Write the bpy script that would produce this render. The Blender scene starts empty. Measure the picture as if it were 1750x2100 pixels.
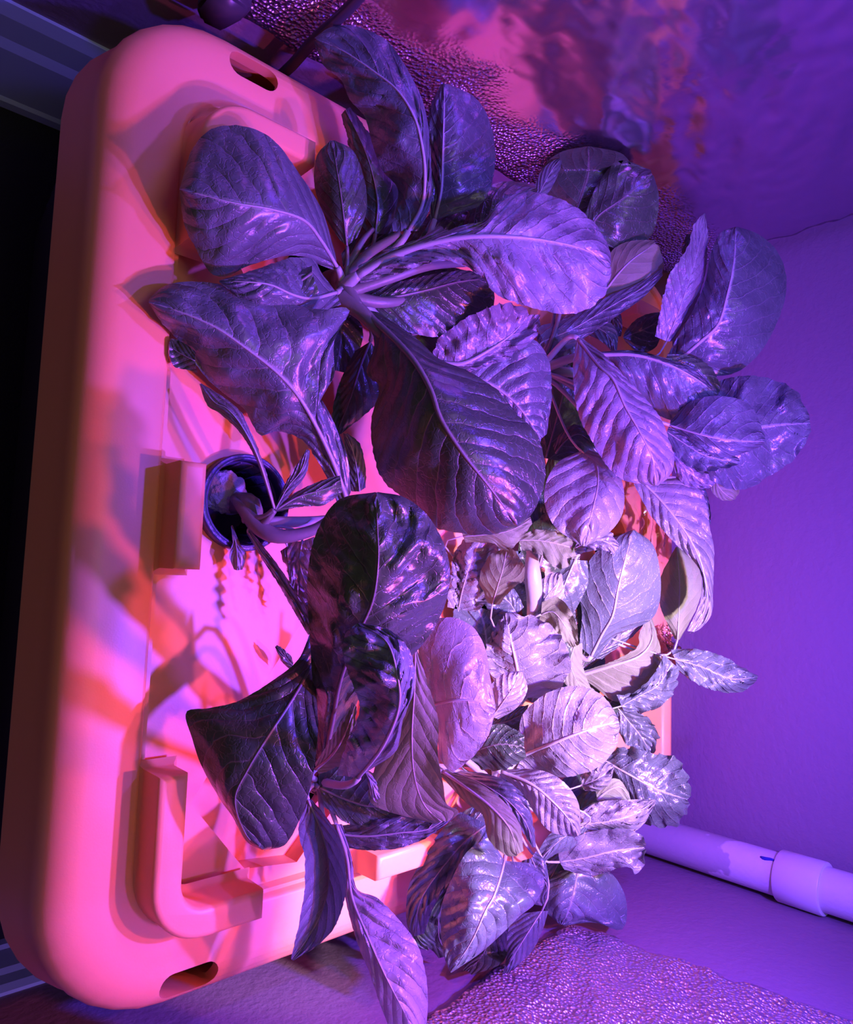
import bpy, bmesh, math, random
from mathutils import Vector, Matrix, noise
S = bpy.context.scene
COL = S.collection
random.seed(7)

# ------------------------------------------------------------------ camera
YAW, PITCH, ROLL = 0.1356, 0.7454, -0.0662
FPX = 1501.9
CAMP = Vector((0.0616, -0.1586, 0.5268))
def _rz(a): return Matrix.Rotation(a, 3, 'Z')
def _rx(a): return Matrix.Rotation(a, 3, 'X')
RM = _rz(YAW) @ _rx(PITCH) @ _rz(ROLL)          # level frame (right = along the planter)
cam_d = bpy.data.cameras.new('camera')
cam = bpy.data.objects.new('camera', cam_d); COL.objects.link(cam)
S.camera = cam
cam_d.sensor_fit = 'VERTICAL'; cam_d.sensor_height = 24.0
cam_d.lens = 24.0 * FPX / 2100.0
cam_d.clip_start = 0.01
# the phone was held upright and the picture is turned: photo right = up in the room
cam.matrix_world = Matrix.Translation(CAMP) @ (RM @ _rz(math.pi / 2)).to_4x4()

def ray(px, py):
    return RM @ Vector(((py - 1050) / FPX, (px - 875) / FPX, -1.0))
def at(px, py, d):
    "point seen at photo pixel (px, py), d metres in front of the lens"
    return CAMP + ray(px, py) * d
def onz(px, py, z):
    r = ray(px, py); return CAMP + r * ((z - CAMP.z) / r.z)
def onx(px, py, x):
    r = ray(px, py); return CAMP + r * ((x - CAMP.x) / r.x)
def ony(px, py, y):
    r = ray(px, py); return CAMP + r * ((y - CAMP.y) / r.y)

# ------------------------------------------------------------------ object helpers
def link(name, me, mat=None, parent=None, smooth=True):
    o = bpy.data.objects.new(name, me); COL.objects.link(o)
    if mat: me.materials.append(mat)
    if parent: o.parent = parent
    if smooth:
        for p in me.polygons: p.use_smooth = True
    return o
def from_bm(name, bm, mat=None, parent=None, smooth=True):
    me = bpy.data.meshes.new(name); bmesh.ops.recalc_face_normals(bm, faces=bm.faces)
    bm.to_mesh(me); bm.free()
    return link(name, me, mat, parent, smooth)
def empty(name, loc, label, cat, group=None):
    o = bpy.data.objects.new(name, None); COL.objects.link(o); o.location = loc
    o.empty_display_size = .02
    tag(o, label, cat, group); return o
def tag(o, label=None, cat=None, group=None, kind=None):
    if label: o['label'] = label
    if cat: o['category'] = cat
    if group: o['group'] = group
    if kind: o['kind'] = kind
    return o
def attach(o, parent):
    "parent without moving"
    o.parent = parent; o.matrix_parent_inverse = Matrix.Translation(-parent.location)
    return o

# ------------------------------------------------------------------ materials
def new_mat(name):
    m = bpy.data.materials.new(name); m.use_nodes = True
    nt = m.node_tree; b = nt.nodes['Principled BSDF']
    return m, nt, b
def N(nt, t, **kw):
    n = nt.nodes.new(t)
    for k, v in kw.items():
        if k.startswith('i_'):
            key = k[2:]; key = int(key) if key.isdigit() else key.replace('_', ' ')
            n.inputs[key].default_value = v
        else: setattr(n, k, v)
    return n
def L(nt, a, b): nt.links.new(a, b)
def ramp(nt, fac, stops):
    r = N(nt, 'ShaderNodeValToRGB'); L(nt, fac, r.inputs[0])
    el = r.color_ramp.elements
    while len(el) < len(stops): el.new(.5)
    for e, (p, c) in zip(el, stops): e.position = p; e.color = c if len(c) == 4 else (*c, 1)
    return r
def tex(nt, scale, detail=3, rough=.5, coord='Object', dist=0, kind='ShaderNodeTexNoise'):
    tc = N(nt, 'ShaderNodeTexCoord'); t = N(nt, kind)
    L(nt, tc.outputs[coord], t.inputs['Vector'])
    t.inputs['Scale'].default_value = scale
    if 'Detail' in t.inputs: t.inputs['Detail'].default_value = detail
    if 'Roughness' in t.inputs: t.inputs['Roughness'].default_value = rough
    if 'Distortion' in t.inputs: t.inputs['Distortion'].default_value = dist
    return t
def bump(nt, b, h, strength, dist):
    n = N(nt, 'ShaderNodeBump'); n.inputs['Strength'].default_value = strength
    n.inputs['Distance'].default_value = dist
    L(nt, h, n.inputs['Height']); L(nt, n.outputs[0], b.inputs['Normal']); return n

def mat_wall(name, col, bs=1.0):
    m, nt, b = new_mat(name)
    b.inputs['Base Color'].default_value = (*col, 1); b.inputs['Roughness'].default_value = .7
    t = tex(nt, 190, 2, .55); t2 = tex(nt, 70, 2, .5)
    a = N(nt, 'ShaderNodeMath', operation='ADD'); L(nt, t.outputs['Fac'], a.inputs[0]); L(nt, t2.outputs['Fac'], a.inputs[1])
    bump(nt, b, a.outputs[0], .55 * bs, .0012); return m
M_WALL = mat_wall('painted_orange_peel_wall', (.26, .165, .23))
def mat_plain(name, col, rough=.5, metal=0, spec=.5):
    m, nt, b = new_mat(name)
    b.inputs['Base Color'].default_value = (*col, 1); b.inputs['Roughness'].default_value = rough
    b.inputs['Metallic'].default_value = metal; b.inputs['Specular IOR Level'].default_value = spec
    return m, nt, b
M_BASEB, _nt, _b = mat_plain('blue_lit_baseboard', (.50, .58, .85), .35)  # blue light falling on the board is put into its base colour
_t = tex(_nt, 30, 3); bump(_nt, _b, _t.outputs['Fac'], .1, .001)
M_FLOOR, _nt, _b = mat_plain('dark_carpet', (.012, .012, .016), .95)
_t = tex(_nt, 400, 2); bump(_nt, _b, _t.outputs['Fac'], .6, .003)
# moulded yellow-orange plastic
M_LID, _nt, _b = mat_plain('moulded_orange_plastic', (.95, .40, .235), .42)
_b.inputs['Subsurface Weight'].default_value = .25
_b.inputs['Subsurface Radius'].default_value = (.02, .006, .002)
_b.inputs['Subsurface Scale'].default_value = .4
_t = tex(_nt, 700, 2); bump(_nt, _b, _t.outputs['Fac'], .08, .0006)
_t2 = tex(_nt, 6, 3)
_r = ramp(_nt, _t2.outputs['Fac'], [(.3, (.92, .34, .16)), (.7, (.94, .37, .18))]); L(_nt, _r.outputs[0], _b.inputs['Base Color'])
M_TUB, _nt, _b = mat_plain('dark_tub_plastic', (.05, .035, .05), .5)
_t = tex(_nt, 60, 2); bump(_nt, _b, _t.outputs['Fac'], .1, .001)
M_CUP, _nt, _b = mat_plain('black_cup_plastic', (.035, .03, .09), .35)
_t = tex(_nt, 300, 3); bump(_nt, _b, _t.outputs['Fac'], .5, .001)
M_CABLE, _nt, _b = mat_plain('black_cable_rubber', (.05, .04, .05), .33)
_t = tex(_nt, 200, 2); bump(_nt, _b, _t.outputs['Fac'], .1, .0005)

# ------------------------------------------------------------------ setting
XL, XR, YB, ZF = -.42, .44, .84, -.305
def quad_grid(name, o, a, b, na, nb, mat):
    bm = bmesh.new(); o = Vector(o); a = Vector(a); b = Vector(b)
    g = [[bm.verts.new(o + a * (i / na) + b * (j / nb)) for j in range(nb + 1)] for i in range(na + 1)]
    for i in range(na):
        for j in range(nb): bm.faces.new((g[i][j], g[i + 1][j], g[i + 1][j + 1], g[i][j + 1]))
    return from_bm(name, bm, mat, smooth=False)
def box(bm, x0, x1, y0, y1, z0, z1):
    v = [bm.verts.new((x, y, z)) for z in (z0, z1) for y in (y0, y1) for x in (x0, x1)]
    for f in ((0, 2, 3, 1), (4, 5, 7, 6), (0, 1, 5, 4), (2, 6, 7, 3), (0, 4, 6, 2), (1, 3, 7, 5)):
        bm.faces.new([v[i] for i in f])
def box_obj(name, dims, mat, parent=None, bev=0):
    bm = bmesh.new(); box(bm, *dims)
    if bev: bmesh.ops.bevel(bm, geom=bm.edges[:], offset=bev, segments=3, affect='EDGES', profile=.5)
    return from_bm(name, bm, mat, parent, smooth=bool(bev))
ZT = 1.35
for nm, d, m in (('wall_left', (XL - .1, XL, -.45, YB + .1, ZF, ZT), M_WALL),
                 ('wall_right', (XR, XR + .1, -.45, YB + .1, ZF, ZT), M_WALL),
                 ('wall_back', (XL, XR, YB, YB + .1, ZF, ZT), M_WALL),
                 ('floor', (XL - .1, XR + .1, -.6, YB + .1, ZF - .05, ZF), M_FLOOR)):
    tag(box_obj(nm, d, m), kind='structure')
def baseboard(name, x, s, top):
    # moulded board: profile across the wall, swept along y
    prof = [(0, 0), (.012, 0), (.012, .012), (.009, .016), (.009, top * .62), (.006, top * .70), (.006, top * .90), (.003, top), (0, top)]
    bm = bmesh.new(); rows = []
    for y in (-.44, YB):
        rows.append([bm.verts.new((x + s * a, y, ZF + b)) for a, b in prof])
    n = len(prof)
    for i in range(n - 1): bm.faces.new((rows[0][i], rows[0][i + 1], rows[1][i + 1], rows[1][i]))
    bm.faces.new(rows[0]); bm.faces.new(rows[1][::-1])
    tag(from_bm(name, bm, M_BASEB, smooth=False), kind='structure')
baseboard('baseboard_left', XL, 1, .15)
baseboard('baseboard_right', XR, -1, .085)

# ------------------------------------------------------------------ planter
planter = empty('hydroponic_planter', (0, .4, ZF), 'pink-lit orange plastic planter with raised ribs and slot handles under all the lettuces', 'planter')
LW, LD = .375, .80
def rrect(inset, z, r, n=8, x0=-LW, x1=LW, y0=0.0, y1=LD):
    xa, xb, ya, yb = x0 + inset, x1 - inset, y0 + inset, y1 - inset
    r = max(r, .002); pts = []
    for cx, cy, a0 in ((xb - r, yb - r, 0), (xa + r, yb - r, 90), (xa + r, ya + r, 180), (xb - r, ya + r, 270)):
        for i in range(n + 1):
            a = math.radians(a0 + 90 * i / n); pts.append((cx + r * math.cos(a), cy + r * math.sin(a), z))
    return pts
def loft(loops, cap0=True, cap1=True):
    bm = bmesh.new(); rows = [[bm.verts.new(p) for p in l] for l in loops]
    n = len(rows[0])
    for a, b in zip(rows, rows[1:]):
        for i in range(n): bm.faces.new((a[i], a[(i + 1) % n], b[(i + 1) % n], b[i]))
    if cap0: bm.faces.new(rows[0][::-1])
    if cap1: bm.faces.new(rows[-1])
    bmesh.ops.recalc_face_normals(bm, faces=bm.faces)
    return bm
def shell_loops():
    R = .085; ls = []
    # underside (from the middle outwards), then skirt, then top back to the middle
    ls += [rrect(.075, -.040, R - .06), rrect(.062, -.006, R - .05), rrect(.022, -.005, R - .01), rrect(.008, -.016, R), rrect(-.002, -.068, R + .01)]
    ls += [rrect(-.012, -.068, R + .018), rrect(-.006, -.040, R + .014)]
    for k in range(0, 7):
        a = math.radians(15 * k)
        ls.append(rrect(.021 - .024 * math.cos(a), -.024 + .024 * math.sin(a), R + .01 - .012 * math.sin(a)))
    ls += [rrect(.030, 0, R - .012), rrect(.0545, 0, R - .035), rrect(.0565, -.0008, R - .037), rrect(.058, -.003, R - .038), rrect(.060, -.009, R - .04), rrect(.0625, -.0118, R - .042), rrect(.068, -.012, R - .046)]
    return ls
bm = loft(shell_loops())
lid = from_bm('lid', bm, M_LID)
def cut(target, cutter, op='DIFFERENCE'):
    md = target.modifiers.new('b', 'BOOLEAN'); md.object = cutter; md.operation = op; md.solver = 'EXACT'
    dg = bpy.context.evaluated_depsgraph_get()
    me = bpy.data.meshes.new_from_object(target.evaluated_get(dg))
    target.modifiers.remove(md); old = target.data; target.data = me
    bpy.data.objects.remove(cutter)
def prism(pts, z0, z1, taper=0.0):
    c = Vector((sum(p[0] for p in pts) / len(pts), sum(p[1] for p in pts) / len(pts)))
    lo = [(c.x + (x - c.x) * (1 - taper), c.y + (y - c.y) * (1 - taper), z0) for x, y in pts]
    hi = [(x, y, z1) for x, y in pts]
    return loft([lo, hi])
def slot_pts(cx, cy, hl, hw, rot=0, n=10):
    pts = []
    for k in range(n + 1):
        a = math.pi * k / n; pts.append((hw * math.cos(a), hl - hw + hw * math.sin(a)))
    for k in range(n + 1):
        a = math.pi + math.pi * k / n; pts.append((hw * math.cos(a), -hl + hw + hw * math.sin(a)))
    c, s = math.cos(rot), math.sin(rot)
    return [(cx + x * c - y * s, cy + x * s + y * c) for x, y in pts]
def circ(cx, cy, r, n=40): return [(cx + r * math.cos(2 * math.pi * k / n), cy + r * math.sin(2 * math.pi * k / n)) for k in range(n)]
HOLES = [slot_pts(.3605, .1045, .0225, .0095, .0), slot_pts(-.3535, .1130, .0225, .0105, .0),
         slot_pts(.3605, .70, .0225, .0095), slot_pts(-.3535, .70, .0225, .0095)]
for h in HOLES: cut(lid, from_bm('cutter', prism(h, -.06, .03), smooth=False))
CUPS = [(.0050, .1290), (-.205, .205), (.235, .205), (-.205, .60), (.235, .60), (.0055, .66)]
# wedge-shaped dips of the panel that run between the cup sites
DIPS = [[(.085, .203), (.237, .100), (.297, .150), (.303, .20), (.24, .26), (.16, .28)],
        [(-.07, .203), (-.21, .100), (-.28, .150), (-.29, .20), (-.23, .26), (-.15, .28)],
        [(.085, .55), (.16, .50), (.29, .60), (.29, .66), (.23, .70)]]
for d in DIPS:
    cut(lid, from_bm('cutter', prism(d, -.030, .02, .03), smooth=False))
for cx, cy in CUPS: cut(lid, from_bm('cutter', prism(circ(cx, cy, .0372), -.059, .05), smooth=False))
attach(lid, planter)
for p in lid.data.polygons: p.use_smooth = True
lid.data.set_sharp_from_angle(angle=math.radians(38)) if hasattr(lid.data, 'set_sharp_from_angle') else None
if not lid.data.materials: lid.data.materials.append(M_LID)

def path_rib(name, pts, w, h, zb, draft, r_end=.004, corner=.0):
    "raised rib following a centre line, drafted sides and softened top edge"
    P = []
    n = len(pts)
    if n == 3:                                   # L: round the corner
        a, b, c = [Vector(p) for p in pts]; r = corner
        u = (a - b).normalized(); v = (c - b).normalized(); s = b + u * r; e = b + v * r; cen = b + u * r + v * r
        P.append(a); K = 10
        a0 = math.atan2(*(s - cen).yx); a1 = math.atan2(*(e - cen).yx)
        while a1 - a0 > math.pi: a1 -= 2 * math.pi
        while a1 - a0 < -math.pi: a1 += 2 * math.pi
        for k in range(K + 1):
            t = a0 + (a1 - a0) * k / K; P.append(cen + Vector((math.cos(t), math.sin(t))) * r)
        P.append(c)
    else: P = [Vector(p) for p in pts]
    # offset outline
    def outline(off):
        Lp, Rp = [], []
        for i, p in enumerate(P):
            t = (P[min(i + 1, len(P) - 1)] - P[max(i - 1, 0)]).normalized(); nn = Vector((-t.y, t.x))
            ext = 0
            if i == 0: ext = -1
            if i == len(P) - 1: ext = 1
            q = p + t * ext * (off - w / 2)
            Lp.append(q + nn * off); Rp.append(q - nn * off)
        return [(q.x, q.y) for q in Lp] + [(q.x, q.y) for q in Rp[::-1]]
    hw = w / 2; loops = []
    for off, z in ((hw + draft + .004, zb - .004), (hw + draft, zb + .0), (hw + draft - .001, zb + .003), (hw + .0006, zb + h - .004), (hw - .0004, zb + h - .0015), (hw - .0022, zb + h - .0003), (hw - .004, zb + h)):
        loops.append([(x, y, z) for x, y in outline(off)])
    o = from_bm(name, loft(loops), M_LID); attach(o, planter)
    if hasattr(o.data, 'set_sharp_from_angle'): o.data.set_sharp_from_angle(angle=math.radians(50))
    return o
RH = .030
path_rib('raised_rib', [(-.0165, .0695), (.0595, .0695)], .019, RH, 0, .0012)
path_rib('raised_rib', [(.203, .0695), (.3075, .0695), (.3075, .145)], .020, RH, 0, .0018, corner=.030)
path_rib('raised_rib', [(-.185, .0695), (-.289, .0695), (-.289, .158)], .020, RH, 0, .0018, corner=.030)
path_rib('raised_rib', [(.3075, .255), (.3075, .33)], .020, RH, 0, .0018)
path_rib('raised_rib', [(-.2895, .255), (-.2895, .33)], .020, RH, 0, .0018)
for sx in (-1, 1):
    path_rib('raised_rib', [(sx * .203, .7305), (sx * .300, .7305), (sx * .300, .655)], .020, RH, 0, .0018, corner=.030)
# the lip bead along the far edge
bm = loft([rrect(.012 + .004 * 0, -.002, .075), rrect(.012, .003, .075), rrect(.014, .0045, .073), rrect(.019, .0045, .068), rrect(.021, .003, .066), rrect(.021, -.002, .066)], False, False)
# keep only the rear run of the bead
for v in [v for v in bm.verts if v.co.y < .55]: bm.verts.remove(v)
attach(from_bm('rear_bead', bm, M_LID), planter)
# tub under the lid
tl = [rrect(-.004 + .0, -.060, .09), rrect(.004, -.075, .085), rrect(.03, -.30, .07), rrect(.04, -.3045, .06)]
attach(from_bm('tub', loft(tl, True, True), M_TUB), planter)
# hollow is never seen; the tub mouth is closed 6 cm under the lid

# ------------------------------------------------------------------ light: LED grow lamp above the lettuces, plus added fill lights
def spot(name, loc, tgt, col, power, ang, blend, rad):
    d = bpy.data.lights.new(name, 'SPOT'); d.color = col; d.energy = power
    d.spot_size = math.radians(ang); d.spot_blend = blend; d.shadow_soft_size = rad
    o = bpy.data.objects.new(name, d); COL.objects.link(o); o.location = loc
    o.rotation_euler = (Vector(tgt) - Vector(loc)).to_track_quat('-Z', 'Y').to_euler(); return o
LX, LY, LZ = .13, .37, .52
spot('grow_and_fill_blue', (-.12, .33, LZ + .02), (-.16, .33, 0), (.12, .045, 1), 13, 176, .5, .012)
spot('grow_and_fill_blue', (LX + .03, LY + .02, LZ), (LX + .02, LY + .06, 0), (.14, .055, 1), 45, 150, .8, .010)
spot('grow_lamp_red', (LX + .07, LY - .05, LZ), (LX - .02, LY - .12, 0), (1, .12, .26), 7.5, 140, .9, .010)
spot('grow_lamp_red', (LX - .05, LY + .03, LZ + .01), (LX - .06, LY - .04, 0), (1, .15, .36), 5.0, 150, .8, .010)
spot('grow_and_fill_white', (LX + .05, LY + .04, LZ), (LX + .03, LY + .16, 0), (1, .62, 1), 38, 60, 1.0, .010)
spot('grow_and_fill_white', (LX + .10, LY + .0, LZ), (.35, .265, 0), (1, .72, 1), 22, 20, .6, .012)  # added narrow white fill that brightens the lid on the right
spot('grow_and_fill_blue', (-.30, .24, .50), (-.47, .14, -.02), (.16, .05, 1), 7, 46, .5, .012)  # extra blue fill, added to brighten the left wall
spot('grow_and_fill_blue', (.33, .20, .50), (.44, .17, -.04), (.30, .07, 1), 6, 80, .9, .012)  # matching blue fill added for the right wall
_ad = bpy.data.lights.new('warm_fill_light', 'AREA'); _ad.shape = 'DISK'; _ad.size = .7; _ad.energy = 3.4; _ad.color = (1, .93, .66)  # unseen warm fill added for the dim ambient light on leaves and lid
_ao = bpy.data.objects.new('warm_fill_light', _ad); COL.objects.link(_ao); _ao.location = (.1, .05, 2.0)
_ao.rotation_euler = (Vector((.05, .3, 0)) - Vector((.1, .05, 2.0))).to_track_quat('-Z', 'Y').to_euler()
W = bpy.data.worlds.new('room_dusk'); S.world = W; W.use_nodes = True
W.node_tree.nodes['Background'].inputs[0].default_value = (.045, .036, .030, 1)
W.node_tree.nodes['Background'].inputs[1].default_value = 1.0
S.view_settings.view_transform = 'Standard'; S.view_settings.look = 'None'
S.view_settings.gamma = 1; S.view_settings.exposure = -0.12; S.view_settings.use_curve_mapping = False

# ------------------------------------------------------------------ leaf material: veins follow the leaf's own UVs
def leaf_material(name, base, vein, rough=.42, trans=.28, bstr=.55, dark=.6, coat=.25):
    m, nt, b = new_mat(name)
    uv = N(nt, 'ShaderNodeUVMap', uv_map='leaf'); sp = N(nt, 'ShaderNodeSeparateXYZ'); L(nt, uv.outputs[0], sp.inputs[0])
    def M(op, a, c=None, d=None, clamp=False):
        n = N(nt, 'ShaderNodeMath', operation=op); n.use_clamp = clamp
        for i, x in enumerate((a, c, d)):
            if x is None: continue
            if isinstance(x, (int, float)): n.inputs[i].default_value = x
            else: L(nt, x, n.inputs[i])
        return n.outputs[0]
    U, V = sp.outputs[0], sp.outputs[1]           # V runs -1..1 across, U*veins along
    tc = N(nt, 'ShaderNodeTexCoord'); oi = N(nt, 'ShaderNodeObjectInfo')
    nz = N(nt, 'ShaderNodeTexNoise'); L(nt, tc.outputs['Object'], nz.inputs['Vector']); nz.inputs['Scale'].default_value = 55; nz.inputs['Detail'].default_value = 2
    nd = M('MULTIPLY', M('SUBTRACT', nz.outputs['Fac'], .5), .55)
    av = M('ABSOLUTE', V); sgn = M('MULTIPLY', M('SIGN', V), .25)
    s = M('ADD', M('ADD', M('SUBTRACT', U, M('MULTIPLY', M('POWER', av, 1.15), 2.1)), sgn), nd)
    tri = M('ABSOLUTE', M('SUBTRACT', M('FRACT', s), .5))          # 0 at half, .5 on a vein
    vmask = N(nt, 'ShaderNodeMapRange'); vmask.interpolation_type = 'SMOOTHSTEP'
    L(nt, tri, vmask.inputs['Value']); vmask.inputs['From Min'].default_value = .455; vmask.inputs['From Max'].default_value = .5
    fade = M('SUBTRACT', 1.0, M('MULTIPLY', av, .75))
    vm = M('MULTIPLY', vmask.outputs[0], fade)
    mid = N(nt, 'ShaderNodeMapRange'); mid.interpolation_type = 'SMOOTHSTEP'; L(nt, av, mid.inputs['Value'])
    mid.inputs['From Min'].default_value = .055; mid.inputs['From Max'].default_value = .015
    vor = N(nt, 'ShaderNodeTexVoronoi', feature='DISTANCE_TO_EDGE'); wn = N(nt, 'ShaderNodeTexNoise'); L(nt, tc.outputs['Object'], wn.inputs['Vector']); wn.inputs['Scale'].default_value = 120; wn.inputs['Detail'].default_value = 2
    wv = N(nt, 'ShaderNodeVectorMath', operation='MULTIPLY_ADD'); L(nt, wn.outputs['Color'], wv.inputs[0]); wv.inputs[1].default_value = (.014, .014, .014); L(nt, tc.outputs['Object'], wv.inputs[2])
    L(nt, wv.outputs[0], vor.inputs['Vector']); vor.inputs['Scale'].default_value = 120
    net = N(nt, 'ShaderNodeMapRange'); net.interpolation_type = 'SMOOTHSTEP'; L(nt, vor.outputs['Distance'], net.inputs['Value'])
    net.inputs['From Min'].default_value = .0; net.inputs['From Max'].default_value = .09; net.inputs['To Min'].default_value = 1; net.inputs['To Max'].default_value = 0
    mask = M('MAXIMUM', M('MAXIMUM', vm, mid.outputs[0]), M('MULTIPLY', net.outputs[0], .10), clamp=True)
    n2 = N(nt, 'ShaderNodeTexNoise'); L(nt, tc.outputs['Object'], n2.inputs['Vector']); n2.inputs['Scale'].default_value = 26; n2.inputs['Detail'].default_value = 3
    cr = ramp(nt, n2.outputs['Fac'], [(.3, tuple(c * dark for c in base)), (.7, base)])
    hv = N(nt, 'ShaderNodeHueSaturation'); L(nt, cr.outputs[0], hv.inputs['Color'])
    L(nt, M('ADD', M('MULTIPLY', oi.outputs['Random'], .45), .8), hv.inputs['Value'])
    mx = N(nt, 'ShaderNodeMix', data_type='RGBA'); L(nt, mask, mx.inputs['Factor']); L(nt, hv.outputs[0], mx.inputs[6]); mx.inputs[7].default_value = (*vein, 1)
    L(nt, mx.outputs[2], b.inputs['Base Color'])
    b.inputs['Roughness'].default_value = rough; b.inputs['Coat Weight'].default_value = coat; b.inputs['Coat Roughness'].default_value = .22
    # relief: pillows between the veins, small blisters, fine grain
    pil = M('POWER', M('SUBTRACT', .5, tri), .38)
    small = M('MULTIPLY', M('SUBTRACT', 1.0, net.outputs[0]), .07)
    n3 = N(nt, 'ShaderNodeTexNoise'); L(nt, tc.outputs['Object'], n3.inputs['Vector']); n3.inputs['Scale'].default_value = 150; n3.inputs['Detail'].default_value = 3
    h = M('ADD', M('ADD', M('MULTIPLY', pil, .75), small), M('MULTIPLY', n3.outputs['Fac'], .30))
    bp = N(nt, 'ShaderNodeBump'); bp.inputs['Strength'].default_value = bstr; bp.inputs['Distance'].default_value = .0032
    L(nt, h, bp.inputs['Height']); L(nt, bp.outputs[0], b.inputs['Normal'])
    tr = N(nt, 'ShaderNodeBsdfTranslucent'); L(nt, mx.outputs[2], tr.inputs['Color']); L(nt, bp.outputs[0], tr.inputs['Normal'])
    ms = N(nt, 'ShaderNodeMixShader'); ms.inputs[0].default_value = trans
    out = nt.nodes['Material Output']; L(nt, b.outputs[0], ms.inputs[1]); L(nt, tr.outputs[0], ms.inputs[2]); L(nt, ms.outputs[0], out.inputs['Surface'])
    return m
VEIN = (.42, .42, .34)
LM = {
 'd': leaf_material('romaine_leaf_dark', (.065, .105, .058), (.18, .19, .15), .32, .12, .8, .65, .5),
 'm': leaf_material('lettuce_leaf_mid', (.135, .175, .17), (.32, .33, .34), .32, .18, .9, .6, .5),
 'p': leaf_material('lettuce_leaf_pale', (.34, .35, .36), (.52, .50, .52), .34, .25, .95, .55, .5),
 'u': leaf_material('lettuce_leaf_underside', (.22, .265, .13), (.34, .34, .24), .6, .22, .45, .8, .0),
}
def rib_material(name, col, tr=.0):
    m, nt, b = mat_plain(name, col, .42)
    t = tex(nt, 240, 3); bump(nt, b, t.outputs['Fac'], .3, .0008)
    b.inputs['Subsurface Weight'].default_value = .15; b.inputs['Subsurface Radius'].default_value = (.004, .003, .002); b.inputs['Subsurface Scale'].default_value = .5
    return m
M_RIB = rib_material('pale_midrib', (.36, .37, .35)); M_RIBD = rib_material('dark_midrib', (.17, .165, .14))  # darker rib tone for dark leaves, crowns and most stems
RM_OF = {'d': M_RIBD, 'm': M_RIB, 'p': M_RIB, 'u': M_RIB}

def cr_sample(P, n):
    "n+1 points by arc length along a centripetal-ish Catmull-Rom through P"
    P = [Vector(p) for p in P]
    if len(P) == 2: return [P[0].lerp(P[1], i / n) for i in range(n + 1)]
    Q = [P[0] * 2 - P[1]] + P + [P[-1] * 2 - P[-2]]; D = []
    for i in range(1, len(Q) - 2):
        a, b, c, d = Q[i - 1:i + 3]
        for k in range(12):
            t = k / 12; D.append(.5 * ((2 * b) + (c - a) * t + (2 * a - 5 * b + 4 * c - d) * t * t + (3 * b - a - 3 * c + d) * t ** 3))
    D.append(P[-1]); cum = [0]
    for a, b in zip(D, D[1:]): cum.append(cum[-1] + (b - a).length)
    out = []; j = 0; T = cum[-1]
    for i in range(n + 1):
        s = T * i / n
        while j < len(cum) - 2 and cum[j + 1] < s: j += 1
        w = (s - cum[j]) / max(cum[j + 1] - cum[j], 1e-9); out.append(D[j].lerp(D[j + 1], min(w, 1)))
    return out
def prof(vals, t):
    "smooth profile through evenly spaced values"
    if isinstance(vals, (int, float)): return vals
    n = len(vals) - 1; x = t * n; i = min(int(x), n - 1); w = x - i
    a = vals[max(i - 1, 0)]; b = vals[i]; c = vals[i + 1]; d = vals[min(i + 2, n)]
    return .5 * ((2 * b) + (c - a) * w + (2 * a - 5 * b + 4 * c - d) * w * w + (3 * b - a - 3 * c + d) * w ** 3)

def tube_mesh(name, pts, radii, mat, parent=None, seg=8, flat=1.0, cap=True):
    bm = bmesh.new(); rows = []
    up = Vector((0, 0, 1)); prev = None
    for i, p in enumerate(pts):
        t = (pts[min(i + 1, len(pts) - 1)] - pts[max(i - 1, 0)]).normalized()
        n = (prev - t * prev.dot(t)) if prev else t.orthogonal()
        if n.length < 1e-5: n = t.orthogonal()
        n.normalize(); prev = n; b = t.cross(n); r = radii[i]
        rows.append([bm.verts.new(p + (n * math.cos(a) + b * math.sin(a)) * r) for a in [2 * math.pi * k / seg for k in range(seg)]])
    for a, b in zip(rows, rows[1:]):
        for k in range(seg): bm.faces.new((a[k], a[(k + 1) % seg], b[(k + 1) % seg], b[k]))
    if cap: bm.faces.new(rows[0][::-1]); bm.faces.new(rows[-1])
    return from_bm(name, bm, mat, parent)

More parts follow.
